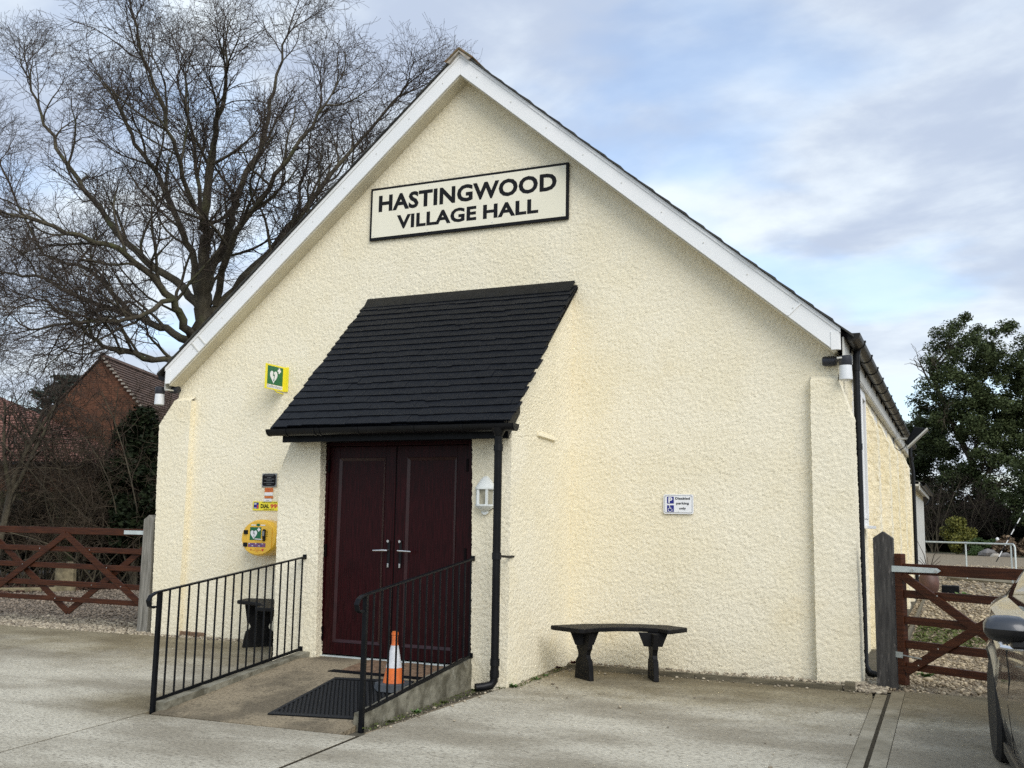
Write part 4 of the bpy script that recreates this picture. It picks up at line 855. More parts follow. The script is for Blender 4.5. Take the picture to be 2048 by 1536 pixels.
m = MB(); rail(m, g0, u, -.01, .06, .285, .335, .006, -.006); m.tube([g0+u*.07-n_*.01+Vector((0, 0, .31)), g0+u*.25-n_*.02+Vector((0, 0, .30))], .006, 6); m.build('lower_hinge', 'galv', t)
for a, z in ((.41, .845), (.40, .40), (.21, .24), (1.1, .84), (1.12, .40)): c = g0+u*a-n_*.004; MB().tube([c+Vector((0, 0, z)), c-n_*.004+Vector((0, 0, z))], .007, 8).build('bolt', 'chrome', t)
# left gate
u = Vector((1, 0, 0)); g0 = Vector((-9.02, .045, 0)); GL = 2.74
t = thing('timber_gate', (-6.3, .05, 0), 'brown five-bar timber gate left of the hall with its bottom point showing', 'gate', 'brown five-bar gates either side of the hall')
for z0, z1 in ((1.147, 1.236), (.914, .984), (.694, .764), (.462, .532), (.264, .327)): rail(MB(), g0, u, .0, GL, z0, z1, .035, .018).build('rail', 'gate_wood', t, bevel=.004)
rail(MB(), g0, u, -.08, -.001, .2, 1.3, .07, 0).build('stile', 'gate_wood', t, bevel=.006); rail(MB(), g0, u, GL-.03, GL+.03, .24, 1.14, .03, .054).build('stile', 'gate_wood', t, bevel=.006)
for s0, z0, s1, z1, off in ((1.36, 1.145, 2.73, .30, -.004), (1.36, 1.145, -.01, .30, -.006), (1.44, .13, 2.73, 1.02, .054), (1.44, .13, .05, 1.02, .056)): dbrace(MB(), g0, u, s0, z0, s1, z1, .082, .0215, off).build('brace', 'gate_wood', t, bevel=.003)
MB().box(-6.62, -6.28, .030, .040, 1.165, 1.215).build('hinge_strap', 'galv_light', t, bevel=.002)
for x_, z_ in ((-7.20, .95), (-6.88, .73), (-8.1, .95), (-8.4, .73), (-6.62, .5), (-7.12, .5), (-7.45, .30), (-7.75, .30)): MB().tube([(x_, .040, z_), (x_, .034, z_)], .008, 8).build('bolt', 'chrome', t)
o = post('gate_post', -9.28, -9.11, .0, .16, -.1, 1.30, 1.36, 'post_grey', 'far gate post at the left end of the left gate')
# ------------------------------------------------------------------ timber edging, hose, galvanised rail, pot
for (xa, ya, xb, yb_), lb in zip(((-.33, -.395, .95, -.435), (.955, -.435, 2.27, -.505), (2.60, -.0, 2.61, 2.55), (2.60, 2.56, 2.58, 11.8)), ('timber edging board along the gravel strip under the bench', 'timber edging board below the right buttress', 'timber edging board behind the right gate post', 'far timber edging board along the side wall gravel')):
    z_ = gz((xa+xb)/2, (ya+yb_)/2)
    tag(MB().beam((xa, ya, gz(xa, ya)+.008), (xb, yb_, gz(xb, yb_)+.008), .042, .075).build('timber_edging', 'timber_edge', None, bevel=.004, base=((xa+xb)/2, (ya+yb_)/2, z_)), lb, 'edging board')
tag(MB().box(2.285, 2.37, -.545, -.455, -.05, .085).build('edging_block', 'timber_edge', None, bevel=.004, base=(2.33, -.5, 0)), 'short timber block ending the edging at the right buttress', 'timber block')
t = thing('guard_rail', (4.4, 19.9, .03), 'galvanised pipe guard rail in the gravel yard behind the building', 'railing')
pa, pb, pc = Vector((2.36, 21.6, 1.06)), Vector((3.42, 20.75, 1.06)), Vector((4.52, 19.8, 1.06))
MB().tube([pa, pc], .024, 10).build('top_rail', 'galv_light', t, smooth=True)
MB().tube([pc+Vector((-.0, 0, .0)), pc+Vector((.05, -.04, -.02)), pc+Vector((.07, -.05, -.08)), pc+Vector((.07, -.05, -1.03))], .024, 10).build('end_post', 'galv_light', t, smooth=True)
MB().tube([pc+Vector((-.02, .02, 0)), pc+Vector((-.02, .02, -1.03))], .022, 10).build('post', 'galv_light', t, smooth=True)
MB().tube([pb, pb+Vector((0, 0, -1.03))], .022, 10).build('post', 'galv_light', t, smooth=True)
for c in (pa, pb, pc): MB().tube([c+Vector((-.04, .033, 0)), c+Vector((.04, -.033, 0))], .030, 10).build('fitting', 'galv', t, smooth=True)
tag(MB().slab([(2.9, 21.1, 0), (4.6, 19.6, 0), (9, 19.6, 0), (9, 21.5, 0), (2.9, 22.0, 0)], [(2.9, 21.1, .10), (4.6, 19.6, .055), (9, 19.6, .05), (9, 21.5, .06), (2.9, 22.0, .12)]).build('concrete_path', 'concrete_smooth', None), kind='structure', label='pale concrete path beside the guard rail')
t = thing('plant_pot', (2.62, 13.9, .03), 'round brown glazed pot with bare stems beside the side wall', 'plant pot')
MB().lathe([(.13, 0), (.19, .10), (.215, .24), (.20, .36), (.15, .44), (.17, .47), (.17, .485), (.14, .485), (.12, .44)], (2.62, 13.9, .02), 28).build('pot', 'terracotta', t, smooth=True)
m = MB()
for k in range(7):
    a = rnd.uniform(0, 6.28); l_ = rnd.uniform(.3, .75); m.tube([(2.62, 13.9, .42), (2.62+.12*math.cos(a), 13.9+.1*math.sin(a), .42+l_*.6), (2.62+.32*math.cos(a), 13.9+.2*math.sin(a), .42+l_)], [.012, .008, .004], 5)
m.build('stems', 'brown_twig', t)
tag(MB().box(2.86, 3.22, 14.4, 14.62, -.02, .20).build('planter_trough', 'black_paint', None, bevel=.02, base=(3.2, 14.5, 0)), 'low black trough behind the brown pot', 'planter')
# ------------------------------------------------------------------ car
def car():
    xo = 3.40; hw = .90; xc = xo+hw; g = -.075
    t = thing('parked_car', (xo, -2.43, g), 'dark glossy parked car at the right edge, seen along its side', 'car')
    ya, yr = -5.02, -2.43; Rw = .335; ynose, ytail = -5.86, -1.74
    ysl = sorted(set([round(v, 3) for v in list(np.arange(ynose, ytail+.001, .06))+[ya-.385, ya+.385, yr-.385, yr+.385]]))
    def lerp(x, xs_, vs): return float(np.interp(x, xs_, vs))
    prof_x = [ynose, -5.7, -5.2, -4.80, -4.05, -3.3, -2.5, -2.05, -1.84, ytail]
    top = [.62, .80, .93, 1.00, 1.44, 1.48, 1.44, 1.30, .98, .70]
    belt = [.60, .74, .86, .93, .94, .95, .99, 1.02, .95, .68]
    def hwid(y): return hw*lerp(y, [ynose, -5.75, -5.5, -5.0, -4.4, -2.3, -1.95, ytail], [.70, .84, .93, .975, 1.0, 1.0, .95, .80])
    rows = []
    for y in ysl:
        zl = .20
        for c in (ya, yr):
            d = abs(y-c)
            if d < .385: zl = max(zl, .335+math.sqrt(max(0, .385**2-d*d)) if d < .385 else .2)
        zl = max(zl, .2); h = hwid(y); b_ = lerp(y, prof_x, belt); tp = max(lerp(y, prof_x, top), b_+.01)
        fl = 0
        for c in (ya, yr):
            fl = max(fl, .022*max(0, 1-abs(y-c)/.55))
        zm = max(zl+.01, .52); zs_ = max(zm+.01, b_-.16)
        cab = max(0., min(1., (tp-b_)/.35))
        r = [(h*.955+fl, zl), (h*.985+fl, zl+(zm-zl)*.5), (h*1.0+fl*.9, zm), (h*.982+fl*.4, (zm+zs_)/2), (h*.992, zs_), (h*.975, b_-.03), (h*.935, b_),
             (h*.915-.05*cab, b_+(tp-b_)*.12), (h*.86-.10*cab, b_+(tp-b_)*.55), (h*.76-.08*cab, tp-.045*cab-.01), (h*.62, tp-.004), (h*.32, tp+.018), (0, tp+.024)]
        rows.append([(q[0], y, q[1]+g) for q in r])
    nr = len(rows[0]); V = []; Fb = []; Fg = []
    full = []
    for r in rows: full.append([(xc-q[0], q[1], q[2]) for q in r]+[(xc+q[0], q[1], q[2]) for q in r[::-1][1:]])
    w = len(full[0])
    for r in full: V += r
    for i in range(len(full)-1):
        yy = (ysl[i]+ysl[i+1])/2
        for j in range(w-1):
            f_ = (i*w+j, (i+1)*w+j, (i+1)*w+j+1, i*w+j+1); side = j in (7, 8) or (w-2-j) in (7, 8)
            isg = (side and -4.25 < yy < -2.12 and not (-3.42 < yy < -3.34)) or (j in range(9, w-10) and (-4.74 < yy < -4.12 or -2.2 < yy < -1.9)) or (side and -4.6 < yy < -4.3 and j in (7, w-9))
            (Fg if isg else Fb).append(f_)
    Fb += [tuple(range(w))]; e = (len(full)-1)*w; Fb += [tuple(range(e, e+w))[::-1]]
    m = MB(); m.v = V; m.f = Fb; body = m.build('body', 'car_paint', t, smooth=True)
    m = MB(); m.v = V; m.f = Fg; gl = m.build('window', 'car_glass', t, smooth=True)
    # underside and arch liners
    MB().box(xc-hw*.9, xc+hw*.9, ynose+.1, ytail-.1, g+.16, g+.20).box(xc-.5, xc+.5, ynose+.3, ytail-.3, g+.2, g+.75).build('underbody', 'car_black', t)
    for c in (ya, yr):
        for s in (-1, 1):
            wx = xc+s*(hw*1.0-.105)
            wh = MB().lathe([(.20, -.105), (.30, -.11), (Rw, -.085), (Rw+.004, 0), (Rw, .085), (.30, .11), (.20, .105)], (wx, c, g+Rw), 36, 'x').build('wheel', 'tyre', t, smooth=True)
            MB().lathe([(.205, -.09), (.20, .09)], (wx, c, g+Rw), 24, 'x').build('rim', 'alloy', wh, smooth=True)
            sp = MB()
            for k in range(5):
                a = k*2*math.pi/5; sp.beam((wx+s*.095, c, g+Rw), (wx+s*.085, c+.19*math.cos(a), g+Rw+.19*math.sin(a)), .05, .02, up=(1, 0, 0))
            sp.build('spokes', 'alloy', wh)
            al = MB(); half_pts = [(c+.382*math.cos(R(a)), g+.335+.382*math.sin(R(a))) for a in range(-10, 191, 10)]
            al.add([(xc+s*(hw*.93), p[0], p[1]) for p in half_pts]+[(xc+s*.52, p[0], p[1]) for p in half_pts], [(i, i+1, len(half_pts)+i+1, len(half_pts)+i) for i in range(len(half_pts)-1)])
            al.build('arch_liner', 'car_black', t)
    for s in (-1, 1):
        X = lambda d: xc+s*d
        MB().tube([(X(hw*.875), y, z+g) for y, z in ((-4.68, .975), (-4.4, 1.12), (-4.05, 1.375), (-3.7, 1.42))], [.02, .018, .016, .012], 6).build('pillar_trim', 'car_black', t, smooth=True)
        h = MB(); 
        for y0 in (-3.62, -2.72): h.tube([(X(hw*.975), y0, .84+g), (X(hw*1.035), y0+.03, .845+g), (X(hw*1.035), y0+.18, .855+g), (X(hw*.975), y0+.21, .86+g)], .013, 8)
        h.build('door_handle', 'chrome', t, smooth=True)
        for y0, nm in ((-4.46, 'front'), (-3.39, 'rear'), (-2.56, 'end')):
            MB().tube([(X(hwid(y0)*k+.0005), y0+dy, z+g) for k, z, dy in ((.972, .24, 0), (.997, .50, 0), (.984, .66, 0), (.993, .80, 0), (.974, .92, 0))], .0035, 4).build('door_gap', 'car_black', t)
        MB().box(min(X(hw*.93), X(hw*.985)), max(X(hw*.93), X(hw*.985)), ya+.45, yr-.45, g+.14, g+.21).build('sill', 'car_black', t, bevel=.01)
        # headlight, tail light
        MB().hexa([(X(.56), -5.80, .60+g), (X(.80), -5.62, .62+g), (X(.80), -5.45, .64+g), (X(.56), -5.55, .64+g), (X(.54), -5.77, .72+g), (X(.79), -5.58, .76+g), (X(.79), -5.42, .78+g), (X(.54), -5.5, .76+g)]).build('headlight', 'lens', t, bevel=.01)
        MB().box(min(X(.62), X(.80)), max(X(.62), X(.80)), -1.84, -1.74, .72+g, .90+g).build('tail_light', 'sign_red', t, bevel=.02)
        # door mirror
        ym = -4.42; z0 = .945; a = X(hw*.90); b = X(hw+.27)
        mm = MB(); st = []
        for k, (f, rr_) in enumerate(((0, .35), (.05, .72), (.2, .96), (.45, 1.0), (.75, .93), (.92, .72), (1, .38))):
            x_ = X(hw-.015)+s*f*.20; zc_ = z0+.014*f*0
            st.append([(x_, ym+.085*rr_*math.cos(R(q)), zc_+.064*rr_*math.sin(R(q))*(1 if q < 180 else 1.05)-.006*(1-f)) for q in range(0, 360, 20)])
        n2 = len(st[0]); V2 = [p for q in st for p in q]; up_, lo_ = [], []
        for i in range(len(st)-1):
            for j in range(n2): (up_ if 0 <= j*20 < 180 or j*20 >= 340 else lo_).append((i*n2+j, i*n2+(j+1) % n2, (i+1)*n2+(j+1) % n2, (i+1)*n2+j))
        q1 = MB(); q1.v = V2; q1.f = up_+[tuple(range(n2)), tuple(range(len(V2)-n2, len(V2)))]; mo = q1.build('door_mirror', 'car_mirror_grey', t, smooth=True)
        q2 = MB(); q2.v = V2; q2.f = lo_; q2.build('lower_cover', 'car_black', mo, smooth=True)
        MB().box(min(a, X(hw+.07)), max(a, X(hw+.07)), ym-.04, ym+.06, z0-.095, z0-.045).build('mirror_arm', 'car_black', mo, bevel=.012)
    MB().box(xc-.5, xc+.5, -5.885, -5.84, .30+g, .52+g).build('grille', 'car_black', t, bevel=.02)
    t.rotation_euler = (0, 0, R(3.4))
car()
# ------------------------------------------------------------------ vegetation helpers
class TB:
    """fast tube collector for branches"""
    def __init__(s): s.v = []; s.f = []
    def tube(s, pts, r0, r1, n):
        k = len(pts); b = len(s.v); prev = None
        for i in range(k):
            a = pts[i+1] if i < k-1 else pts[i]; c = pts[i-1] if i else pts[0]
            t = (a-c); t.normalize()
            if prev is None: x = t.orthogonal()
            else: x = prev-t*prev.dot(t)
            x.normalize(); prev = x; y = t.cross(x); r = r0+(r1-r0)*i/(k-1)
            for j in range(n):
                q = 6.28318*j/n; w = pts[i]+x*(r*math.cos(q))+y*(r*math.sin(q)); s.v.append((w.x, w.y, w.z))
        for i in range(k-1):
            for j in range(n):
                s.f.append((b+i*n+j, b+i*n+(j+1) % n, b+(i+1)*n+(j+1) % n, b+(i+1)*n+j))
    def out(s, name, m, parent): return npmesh(name, s.v, s.f, m, parent, smooth=True)
def rv(rg): return Vector((rg.gauss(0, 1), rg.gauss(0, 1), rg.gauss(0, 1)))
def grow(tb, rg, p, d, L, r, lev, maxlev, cfg, tips=None):
    nseg = cfg['nseg'][lev]; pts = [p]; dirs = [d]; cur = p; dd = d
    for i in range(nseg):
        dd = (dd+rv(rg)*cfg['wig'][lev]+Vector((0, 0, cfg['up'][lev]))).normalized(); cur = cur+dd*(L/nseg); pts.append(cur); dirs.append(dd)
    r1 = max(cfg['rmin'], r*cfg['taper']); tb[0 if r > cfg['rsplit'] else 1].tube(pts, r, r1, cfg['sides'][lev])
    if tips is not None and lev >= maxlev-1: tips.append(cur)
    if lev < maxlev:
        n = cfg['kids'][lev]; n = int(n)+(rg.random() < n-int(n))
        for k in range(n):
            f = cfg['first'][lev]+(1-cfg['first'][lev])*(k+rg.random())/n; x = f*nseg; i = min(int(x), nseg-1); q = pts[i].lerp(pts[i+1], x-i)
            b = dirs[i]; s = rv(rg); s = (s-b*s.dot(b)).normalized(); ang = R(rg.uniform(*cfg['ang'][lev]))
            nd = (b*math.cos(ang)+s*math.sin(ang)).normalized(); ll = cfg['len'][lev+1]*rg.uniform(.6, 1.25)*(1.1-.45*f)
            rr_ = min((r+(r1-r)*f)*.7, cfg['rad'][lev+1]*rg.uniform(.8, 1.2))
            grow(tb, rg, q, nd, ll, rr_, lev+1, maxlev, cfg, tips)
# ------------------------------------------------------------------ big bare tree
LIMBS = {
'trunk':[(-12.55, 8.4, -.1), (-12.52, 8.3, 1.5), (-12.49, 8.23, 3.38), (-12.49, 8.05, 4.52), (-12.52, 7.92, 5.32), (-12.47, 7.82, 6.12), (-12.4, 7.75, 6.8)],
'a':[(-12.52, 7.92, 5.32), (-12.47, 7.82, 6.12), (-12.4, 7.75, 6.8), (-12.32, 7.65, 7.71), (-12.0, 7.17, 8.13), (-11.86, 7.09, 9.14), (-11.3, 6.64, 10.06), (-10.77, 6.21, 10.82)],
'b':[(-12.41, 7.88, 5.89), (-11.76, 8.07, 6.59), (-10.89, 7.83, 7.04), (-10.36, 7.98, 7.61), (-9.32, 7.81, 8.14), (-8.7, 8.0, 8.69)],
'c':[(-12.47, 7.82, 6.12), (-13.01, 7.91, 7.61), (-13.28, 7.68, 8.3), (-14.05, 7.69, 9.63), (-14.54, 7.35, 10.45), (-15.24, 7.44, 11.48)],
'd':[(-12.56, 7.9, 5.32), (-12.47, 7.34, 5.67), (-12.37, 6.76, 6.12), (-12.53, 6.06, 6.64), (-12.86, 5.3, 7.02), (-13.45, 4.46, 7.23), (-13.86, 3.71, 7.32)],
'e':[(-12.63, 7.87, 5.32), (-13.62, 7.92, 5.74), (-14.74, 7.91, 6.17), (-16.11, 7.79, 6.62), (-17.4, 7.68, 7.2), (-18.73, 7.59, 7.49)],
'g':[(-12.47, 7.82, 6.12), (-13.72, 8.24, 7.02), (-14.94, 8.12, 7.85), (-16.07, 8.0, 8.96), (-17.11, 7.92, 10.11), (-18.06, 7.85, 11.42), (-18.37, 7.54, 12.58)],
'h':[(-12.5, 7.95, 5.32), (-12.44, 7.92, 6.12), (-12.4, 7.85, 6.8), (-12.37, 8.19, 7.62), (-12.43, 8.59, 8.47), (-12.2, 8.57, 9.31), (-11.92, 9.05, 10.58), (-12.0, 9.35, 12.01), (-11.61, 9.32, 13.37)],
'i':[(-12.19, 7.93, 6.24), (-11.06, 7.13, 7.56), (-10.21, 6.86, 8.17), (-9.18, 6.63, 9.07), (-8.57, 6.76, 10.02)],
'j':[(-12.59, 7.92, 5.15), (-12.83, 7.3, 4.89), (-13.17, 6.59, 4.88), (-13.38, 5.93, 5.03), (-13.55, 5.23, 5.45), (-14.21, 4.88, 5.86)],
'k':[(-11.76, 8.07, 6.59), (-11.37, 9.13, 8.02), (-10.73, 9.76, 9.39), (-10.05, 10.4, 10.81), (-9.09, 10.65, 11.94)],
'l':[(-12.0, 7.17, 8.13), (-11.75, 6.06, 8.89), (-11.65, 5.43, 9.75), (-11.99, 5.1, 10.89), (-12.15, 4.91, 11.72)],
'm':[(-12.32, 7.65, 7.71), (-13.42, 8.57, 9.34), (-14.27, 9.02, 11.17), (-14.68, 9.15, 12.78)],
'n':[(-12.37, 6.76, 6.12), (-12.59, 5.66, 5.47), (-12.96, 4.96, 5.36), (-13.58, 4.18, 5.05)],
'o':[(-14.71, 7.92, 6.17), (-16.36, 8.1, 7.47), (-18.19, 8.28, 8.2), (-19.17, 7.52, 10.37)]}
RAD = dict(trunk=(.44, .10), a=(.27, .045), b=(.20, .05), c=(.13, .04), d=(.15, .04), e=(.14, .035), g=(.15, .035), h=(.22, .03), i=(.12, .035), j=(.11, .03), k=(.12, .035), l=(.08, .025), m=(.09, .03), n=(.08, .025), o=(.09, .03))
def smooth_path(pts, k=3):
    P = [Vector(p) for p in pts]; out = []
    for i in range(len(P)-1):
        p0 = P[max(i-1, 0)]; p1 = P[i]; p2 = P[i+1]; p3 = P[min(i+2, len(P)-1)]
        for j in range(k):
            t = j/k; out.append(.5*((2*p1)+(p2-p0)*t+(2*p0-5*p1+4*p2-p3)*t*t+(-p0+3*p1-3*p2+p3)*t**3))
    return out+[P[-1]]
def big_tree():
    rg = random.Random(11)
    t = thing('bare_tree', (-12.5, 8.4, -.05), 'big leafless tree rising behind the left slope of the hall roof', 'tree')
    tb = (TB(), TB()); trunk = TB()
    cfg = dict(nseg=[6, 6, 4, 3, 2], wig=[.12, .17, .22, .26, .3], up=[.05, .055, .05, .04, .02], rmin=.0035, taper=.35, rsplit=.02, sides=[5, 4, 3, 3, 3],
               kids=[9, 7.2, 5.5, 3.3, 0], first=[.2, .2, .2, .15, 0], ang=[(25, 60), (25, 60), (25, 65), (25, 70)], len=[3, 2.3, 1.25, .68, .38], rad=[.06, .034, .017, .0095, .0062])
    for k, pts in LIMBS.items():
        P = smooth_path(pts, 4)
        if k != 'trunk': P = [P[0]]+[p+rv(rg)*.035 for p in P[1:-1]]+[P[-1]]
        r0, r1 = RAD[k]; r0 *= .74; r1 *= .75; (trunk if k == 'trunk' else tb[0]).tube(P, r0, r1, 10 if k == 'trunk' else 7)
        if k == 'trunk': continue
        n = 12; N = len(P)-1
        for i in range(n):
            f = .18+.82*(i+rg.random())/n; x = f*N; j = min(int(x), N-1); q = P[j].lerp(P[j+1], x-j); b = (P[j+1]-P[j]).normalized()
            s = rv(rg); s = (s-b*s.dot(b)).normalized(); ang = R(rg.uniform(28, 62)); nd = (b*math.cos(ang)+s*math.sin(ang)+Vector((0, 0, .18))).normalized()
            grow(tb, rg, q, nd, 2.15*rg.uniform(.6, 1.15)*(1.15-.6*f), min(.04, (r0+(r1-r0)*f)*.6), 1, 4, cfg)
        b = (P[-1]-P[-2]).normalized()
        for q in range(3): grow(tb, rg, P[-1], (b+rv(rg)*.25).normalized(), 1.25, r1*.8, 1, 4, cfg)
    trunk.out('trunk', 'bark', t); tb[0].out('branches', 'bark', t); o = tb[1].out('twigs', 'twig', t); tag(o, kind='stuff')
    print('tree verts', len(tb[1].v), len(tb[0].v))
big_tree()
# ------------------------------------------------------------------ shrubs and smaller trees at left
def shrub(x, y, h, spread, n, seed, label, m='shrub_twig', lean=(0, 0), name='bare_shrub', cat='shrub', group='bare shrubs behind the left gate', r=.022):
    rg = random.Random(seed); z = gz(x, y); t = thing(name, (x, y, z-.02), label, cat, group); tb = (TB(), TB())
    cfg = dict(nseg=[7, 5, 3, 2], wig=[.13, .2, .28, .3], up=[-.01, -.01, .0, 0], rmin=.0035, taper=.35, rsplit=.012, sides=[4, 3, 3, 3], kids=[9, 5, 2.4, 0], first=[.2, .15, .1, 0],
               ang=[(25, 65), (30, 75), (30, 80)], len=[h, h*.36, h*.17, h*.1], rad=[r, .011, .006, .0045])
    for i in range(n):
        a = rg.uniform(0, 6.28); s_ = rg.uniform(.1, 1)*spread; d = Vector((math.cos(a)*s_+lean[0], math.sin(a)*s_+lean[1], 1)).normalized()
        grow(tb, rg, Vector((x+rg.gauss(0, .18), y+rg.gauss(0, .18), z-.05)), d, h*rg.uniform(.7, 1.1), r*rg.uniform(.6, 1.2), 0, 3, cfg)
    tb[0].out('stems', 'stem_grey', t); tag(tb[1].out('twigs', m, t), kind='stuff'); return t
for i_, (x_, y_, h_, sp_, n_, lb_) in enumerate(((-12.74, 6.95, 4.3, .5, 10, 'bare twiggy shrub nearest the left gate post'), (-12.65, 6.21, 4.2, .55, 10, 'tall reddish bare shrub in front of the brick gable'), (-13.63, 6.56, 4.4, .5, 10, 'bare shrub standing right of the tree stump'),
        (-13.34, 5.68, 3.6, .65, 10, 'bare arching shrub directly behind the tree stump'), (-14.31, 5.92, 3.8, .6, 10, 'bare shrub in front of the lower right end of the pink roof'), (-14.29, 5.27, 3.0, .7, 10, 'low bare shrub left of the tree stump'), (-15.11, 5.35, 3.4, .6, 9, 'leftmost bare shrub behind the gate'),
        (-14.12, 8.01, 4.6, .5, 9, 'tallest bare shrub against the brick house wall'), (-15.06, 7.59, 4.4, .5, 9, 'bare shrub close to the green fence'), (-16.01, 7.17, 3.8, .6, 9, 'bare shrub against the left part of the green fence'))):
    shrub(x_, y_, h_*(1.02 if i_ in (1, 2, 7, 8) else .86), sp_, n_, i_+1, lb_)
def small_tree(x, y, h, seed, label, lean, r=.10, cut=False):
    rg = random.Random(seed); z = gz(x, y); t = thing('pollarded_tree', (x, y, z-.02), label, 'tree'); tb = (TB(), TB()); tr = TB()
    P = [Vector((x, y, z-.1))]; d = Vector((lean[0], lean[1], 1)).normalized()
    for i in range(7): d = (d+rv(rg)*.06).normalized(); P.append(P[-1]+d*h*.5/7)
    tr.tube(P, r, r*.7, 8)
    cfg = dict(nseg=[6, 5, 4, 3], wig=[.12, .2, .28, .3], up=[.04, .03, .02, 0], rmin=.004, taper=.4, rsplit=.02, sides=[5, 4, 3, 3], kids=[7, 5, 4, 0], first=[.2, .15, .1, 0],
               ang=[(25, 60), (30, 70), (30, 80)], len=[h*.5, h*.26, h*.13, h*.07], rad=[r*.6, .022, .010, .006])
    for i in range(5):
        a = rg.uniform(0, 6.28); grow(tb, rg, P[-1-(i % 3)], Vector((math.cos(a)*.55+lean[0], math.sin(a)*.55, 1)).normalized(), h*.55*rg.uniform(.6, 1), r*.6, 0, 3, cfg)
    tr.out('trunk', 'bark', t); tb[0].out('branches', 'bark', t); tag(tb[1].out('twigs', 'twig', t), kind='stuff')
small_tree(-14.35, 4.35, 4.6, 21, 'thin cut-back tree at the far left edge', (.10, 0), .085)
small_tree(-14.36, 6.23, 4.0, 22, 'slender leaning tree between the shrubs and the pink roof', (.35, .1), .06)
def leaves(name, cen, rad, n, size, m, parent, rg, lobes=12, flat=1.0, lr=(.3, .55), dens=2.2, up=0):
    """leaf faces clumped round lobe centres spread over an ellipsoid"""
    rs_ = np.random.RandomState(rg); cen = np.array(cen, float); rad = np.array(rad, float)
    u = rs_.randn(lobes, 3); u /= np.linalg.norm(u, axis=1)[:, None]; rr_ = rs_.uniform(0, 1, lobes)[:, None]**(1/2.6)*.93; lc = cen+u*rad*rr_; lrr = rs_.uniform(lr[0], lr[1], lobes)*rad.min()
    k = rs_.randint(0, lobes, n); v = rs_.randn(n, 3); v /= np.linalg.norm(v, axis=1)[:, None]; q = rs_.uniform(0, 1, n)**(1/dens); P = lc[k]+v*(lrr[k]*q)[:, None]*np.array([1, 1, flat])
    a = rs_.randn(n, 3); a[:, 2] *= .6; a /= np.linalg.norm(a, axis=1)[:, None]; b = np.cross(a, rs_.randn(n, 3)); b /= np.linalg.norm(b, axis=1)[:, None]
    s = (size*rs_.uniform(.6, 1.3, n))[:, None]; a = a*s; b = b*s*.55
    V = np.stack([P-a, P-b*.9, P+a, P+b], 1).reshape(-1, 3); V[:, 2] = np.maximum(V[:, 2], .02)
    return tag(npmesh(name, V, np.arange(4*n).reshape(-1, 4), m, parent), kind='stuff')
t = thing('ivy_bush', (-12.4, 6.2, 0), 'dark ivy-covered mass between the shrubs and the brick house', 'bush')
leaves('foliage', (-12.25, 6.2, 1.75), (1.05, .8, 1.5), 26000, .065, 'leaf_ivy', t, 5, lobes=34, lr=(.25, .5))
leaves('foliage', (-12.55, 6.35, 3.0), (.5, .45, .75), 6000, .06, 'leaf_ivy', t, 6, lobes=10, lr=(.4, .8))
MB().tube([(-12.4, 6.2, -.05), (-12.5, 6.3, 1.6), (-12.7, 6.4, 3.6)], [.08, .06, .03], 7).build('stem', 'bark', t)
t = thing('holly_bush', (-13.9, 7.2, 0), 'low dark evergreen bush in front of the green fence', 'bush')
leaves('foliage', (-13.8, 7.2, .75), (1.2, .5, .7), 11000, .06, 'leaf_ivy', t, 8, lobes=20)
MB().tube([(-13.9, 7.2, -.05), (-13.9, 7.2, 1.2)], [.05, .02], 6).build('stem', 'bark', t)
t = thing('laurel_bush', (-15.4, 5.9, 0), 'dark evergreen bush at the left behind the gate', 'bush')
leaves('foliage', (-15.4, 5.9, 1.0), (.9, .6, 1.0), 11000, .06, 'leaf_ivy', t, 9, lobes=18)
MB().tube([(-15.4, 5.9, -.05), (-15.4, 5.9, 1.5)], [.05, .02], 6).build('stem', 'bark', t)
t = thing('cedar_tree', (-45.4, 33.6, 0), 'distant blue-green cedar between the two roofs', 'tree')
rg = random.Random(4); tb = TB()
tb.tube([Vector((-45.4, 33.6, -.1)), Vector((-45.4, 33.6, 9.5))], .35, .06, 6); tb.out('trunk', 'bark', t)
for k in range(13):
    z_ = 3.4+k*.5; w_ = 5.2*(1-k/15)**.8; a_ = rg.uniform(0, 6.28)
    leaves('foliage', (-45.4+math.cos(a_)*w_*.25, 33.6+math.sin(a_)*w_*.25, z_), (w_*.75, w_*.75, .35), 1500, .13, 'leaf_cedar', t, 30+k, lobes=26, lr=(.9, 2.2), flat=.28)
# ------------------------------------------------------------------ fence, log block, leaf litter
fa = Vector((-21.0, 7.2, 0)); fb = Vector((-9.2, 12.3, 0)); fd = (fb-fa).normalized(); FL = (fb-fa).length
t = thing('board_fence', (-15.2, 9.7, 0), 'green stained timber board fence behind the shrubs', 'fence')
nb = int(FL/.135)
for k in range(nb):
    a = fa+fd*(k*.135); z = .22; b = a+fd*.128; q = rnd.uniform(0, .02)
    MB().beam((a+Vector((0, 0, 0))).to_tuple()[:2]+(.0,), (a+Vector((0, 0, 0))).to_tuple()[:2]+(.001,), .001, .001) if False else None
    n_ = Vector((fd.y, -fd.x, 0))*(.012+(k % 2)*.012)
    MB().hexa([a+Vector((0, 0, z)), b+Vector((0, 0, z)), b+n_+Vector((0, 0, z)), a+n_+Vector((0, 0, z)), a+Vector((0, 0, 1.95+q)), b+Vector((0, 0, 1.95+q)), b+n_+Vector((0, 0, 1.95+q)), a+n_+Vector((0, 0, 1.95+q))]).build('board', 'fence_green', t)
for k in range(5):
    a = fa+fd*(k*FL/5); b = fa+fd*((k+1)*FL/5-.1); MB().beam(a+Vector((0, 0, .11)), b+Vector((0, 0, .11)), .04, .19).build('gravel_board', 'fence_green', t)
    MB().beam(a+Vector((0, .03, -.1)), a+Vector((0, .03, 2.0)), .1, .1, up=(1, 0, 0)).build('post', 'fence_green', t)
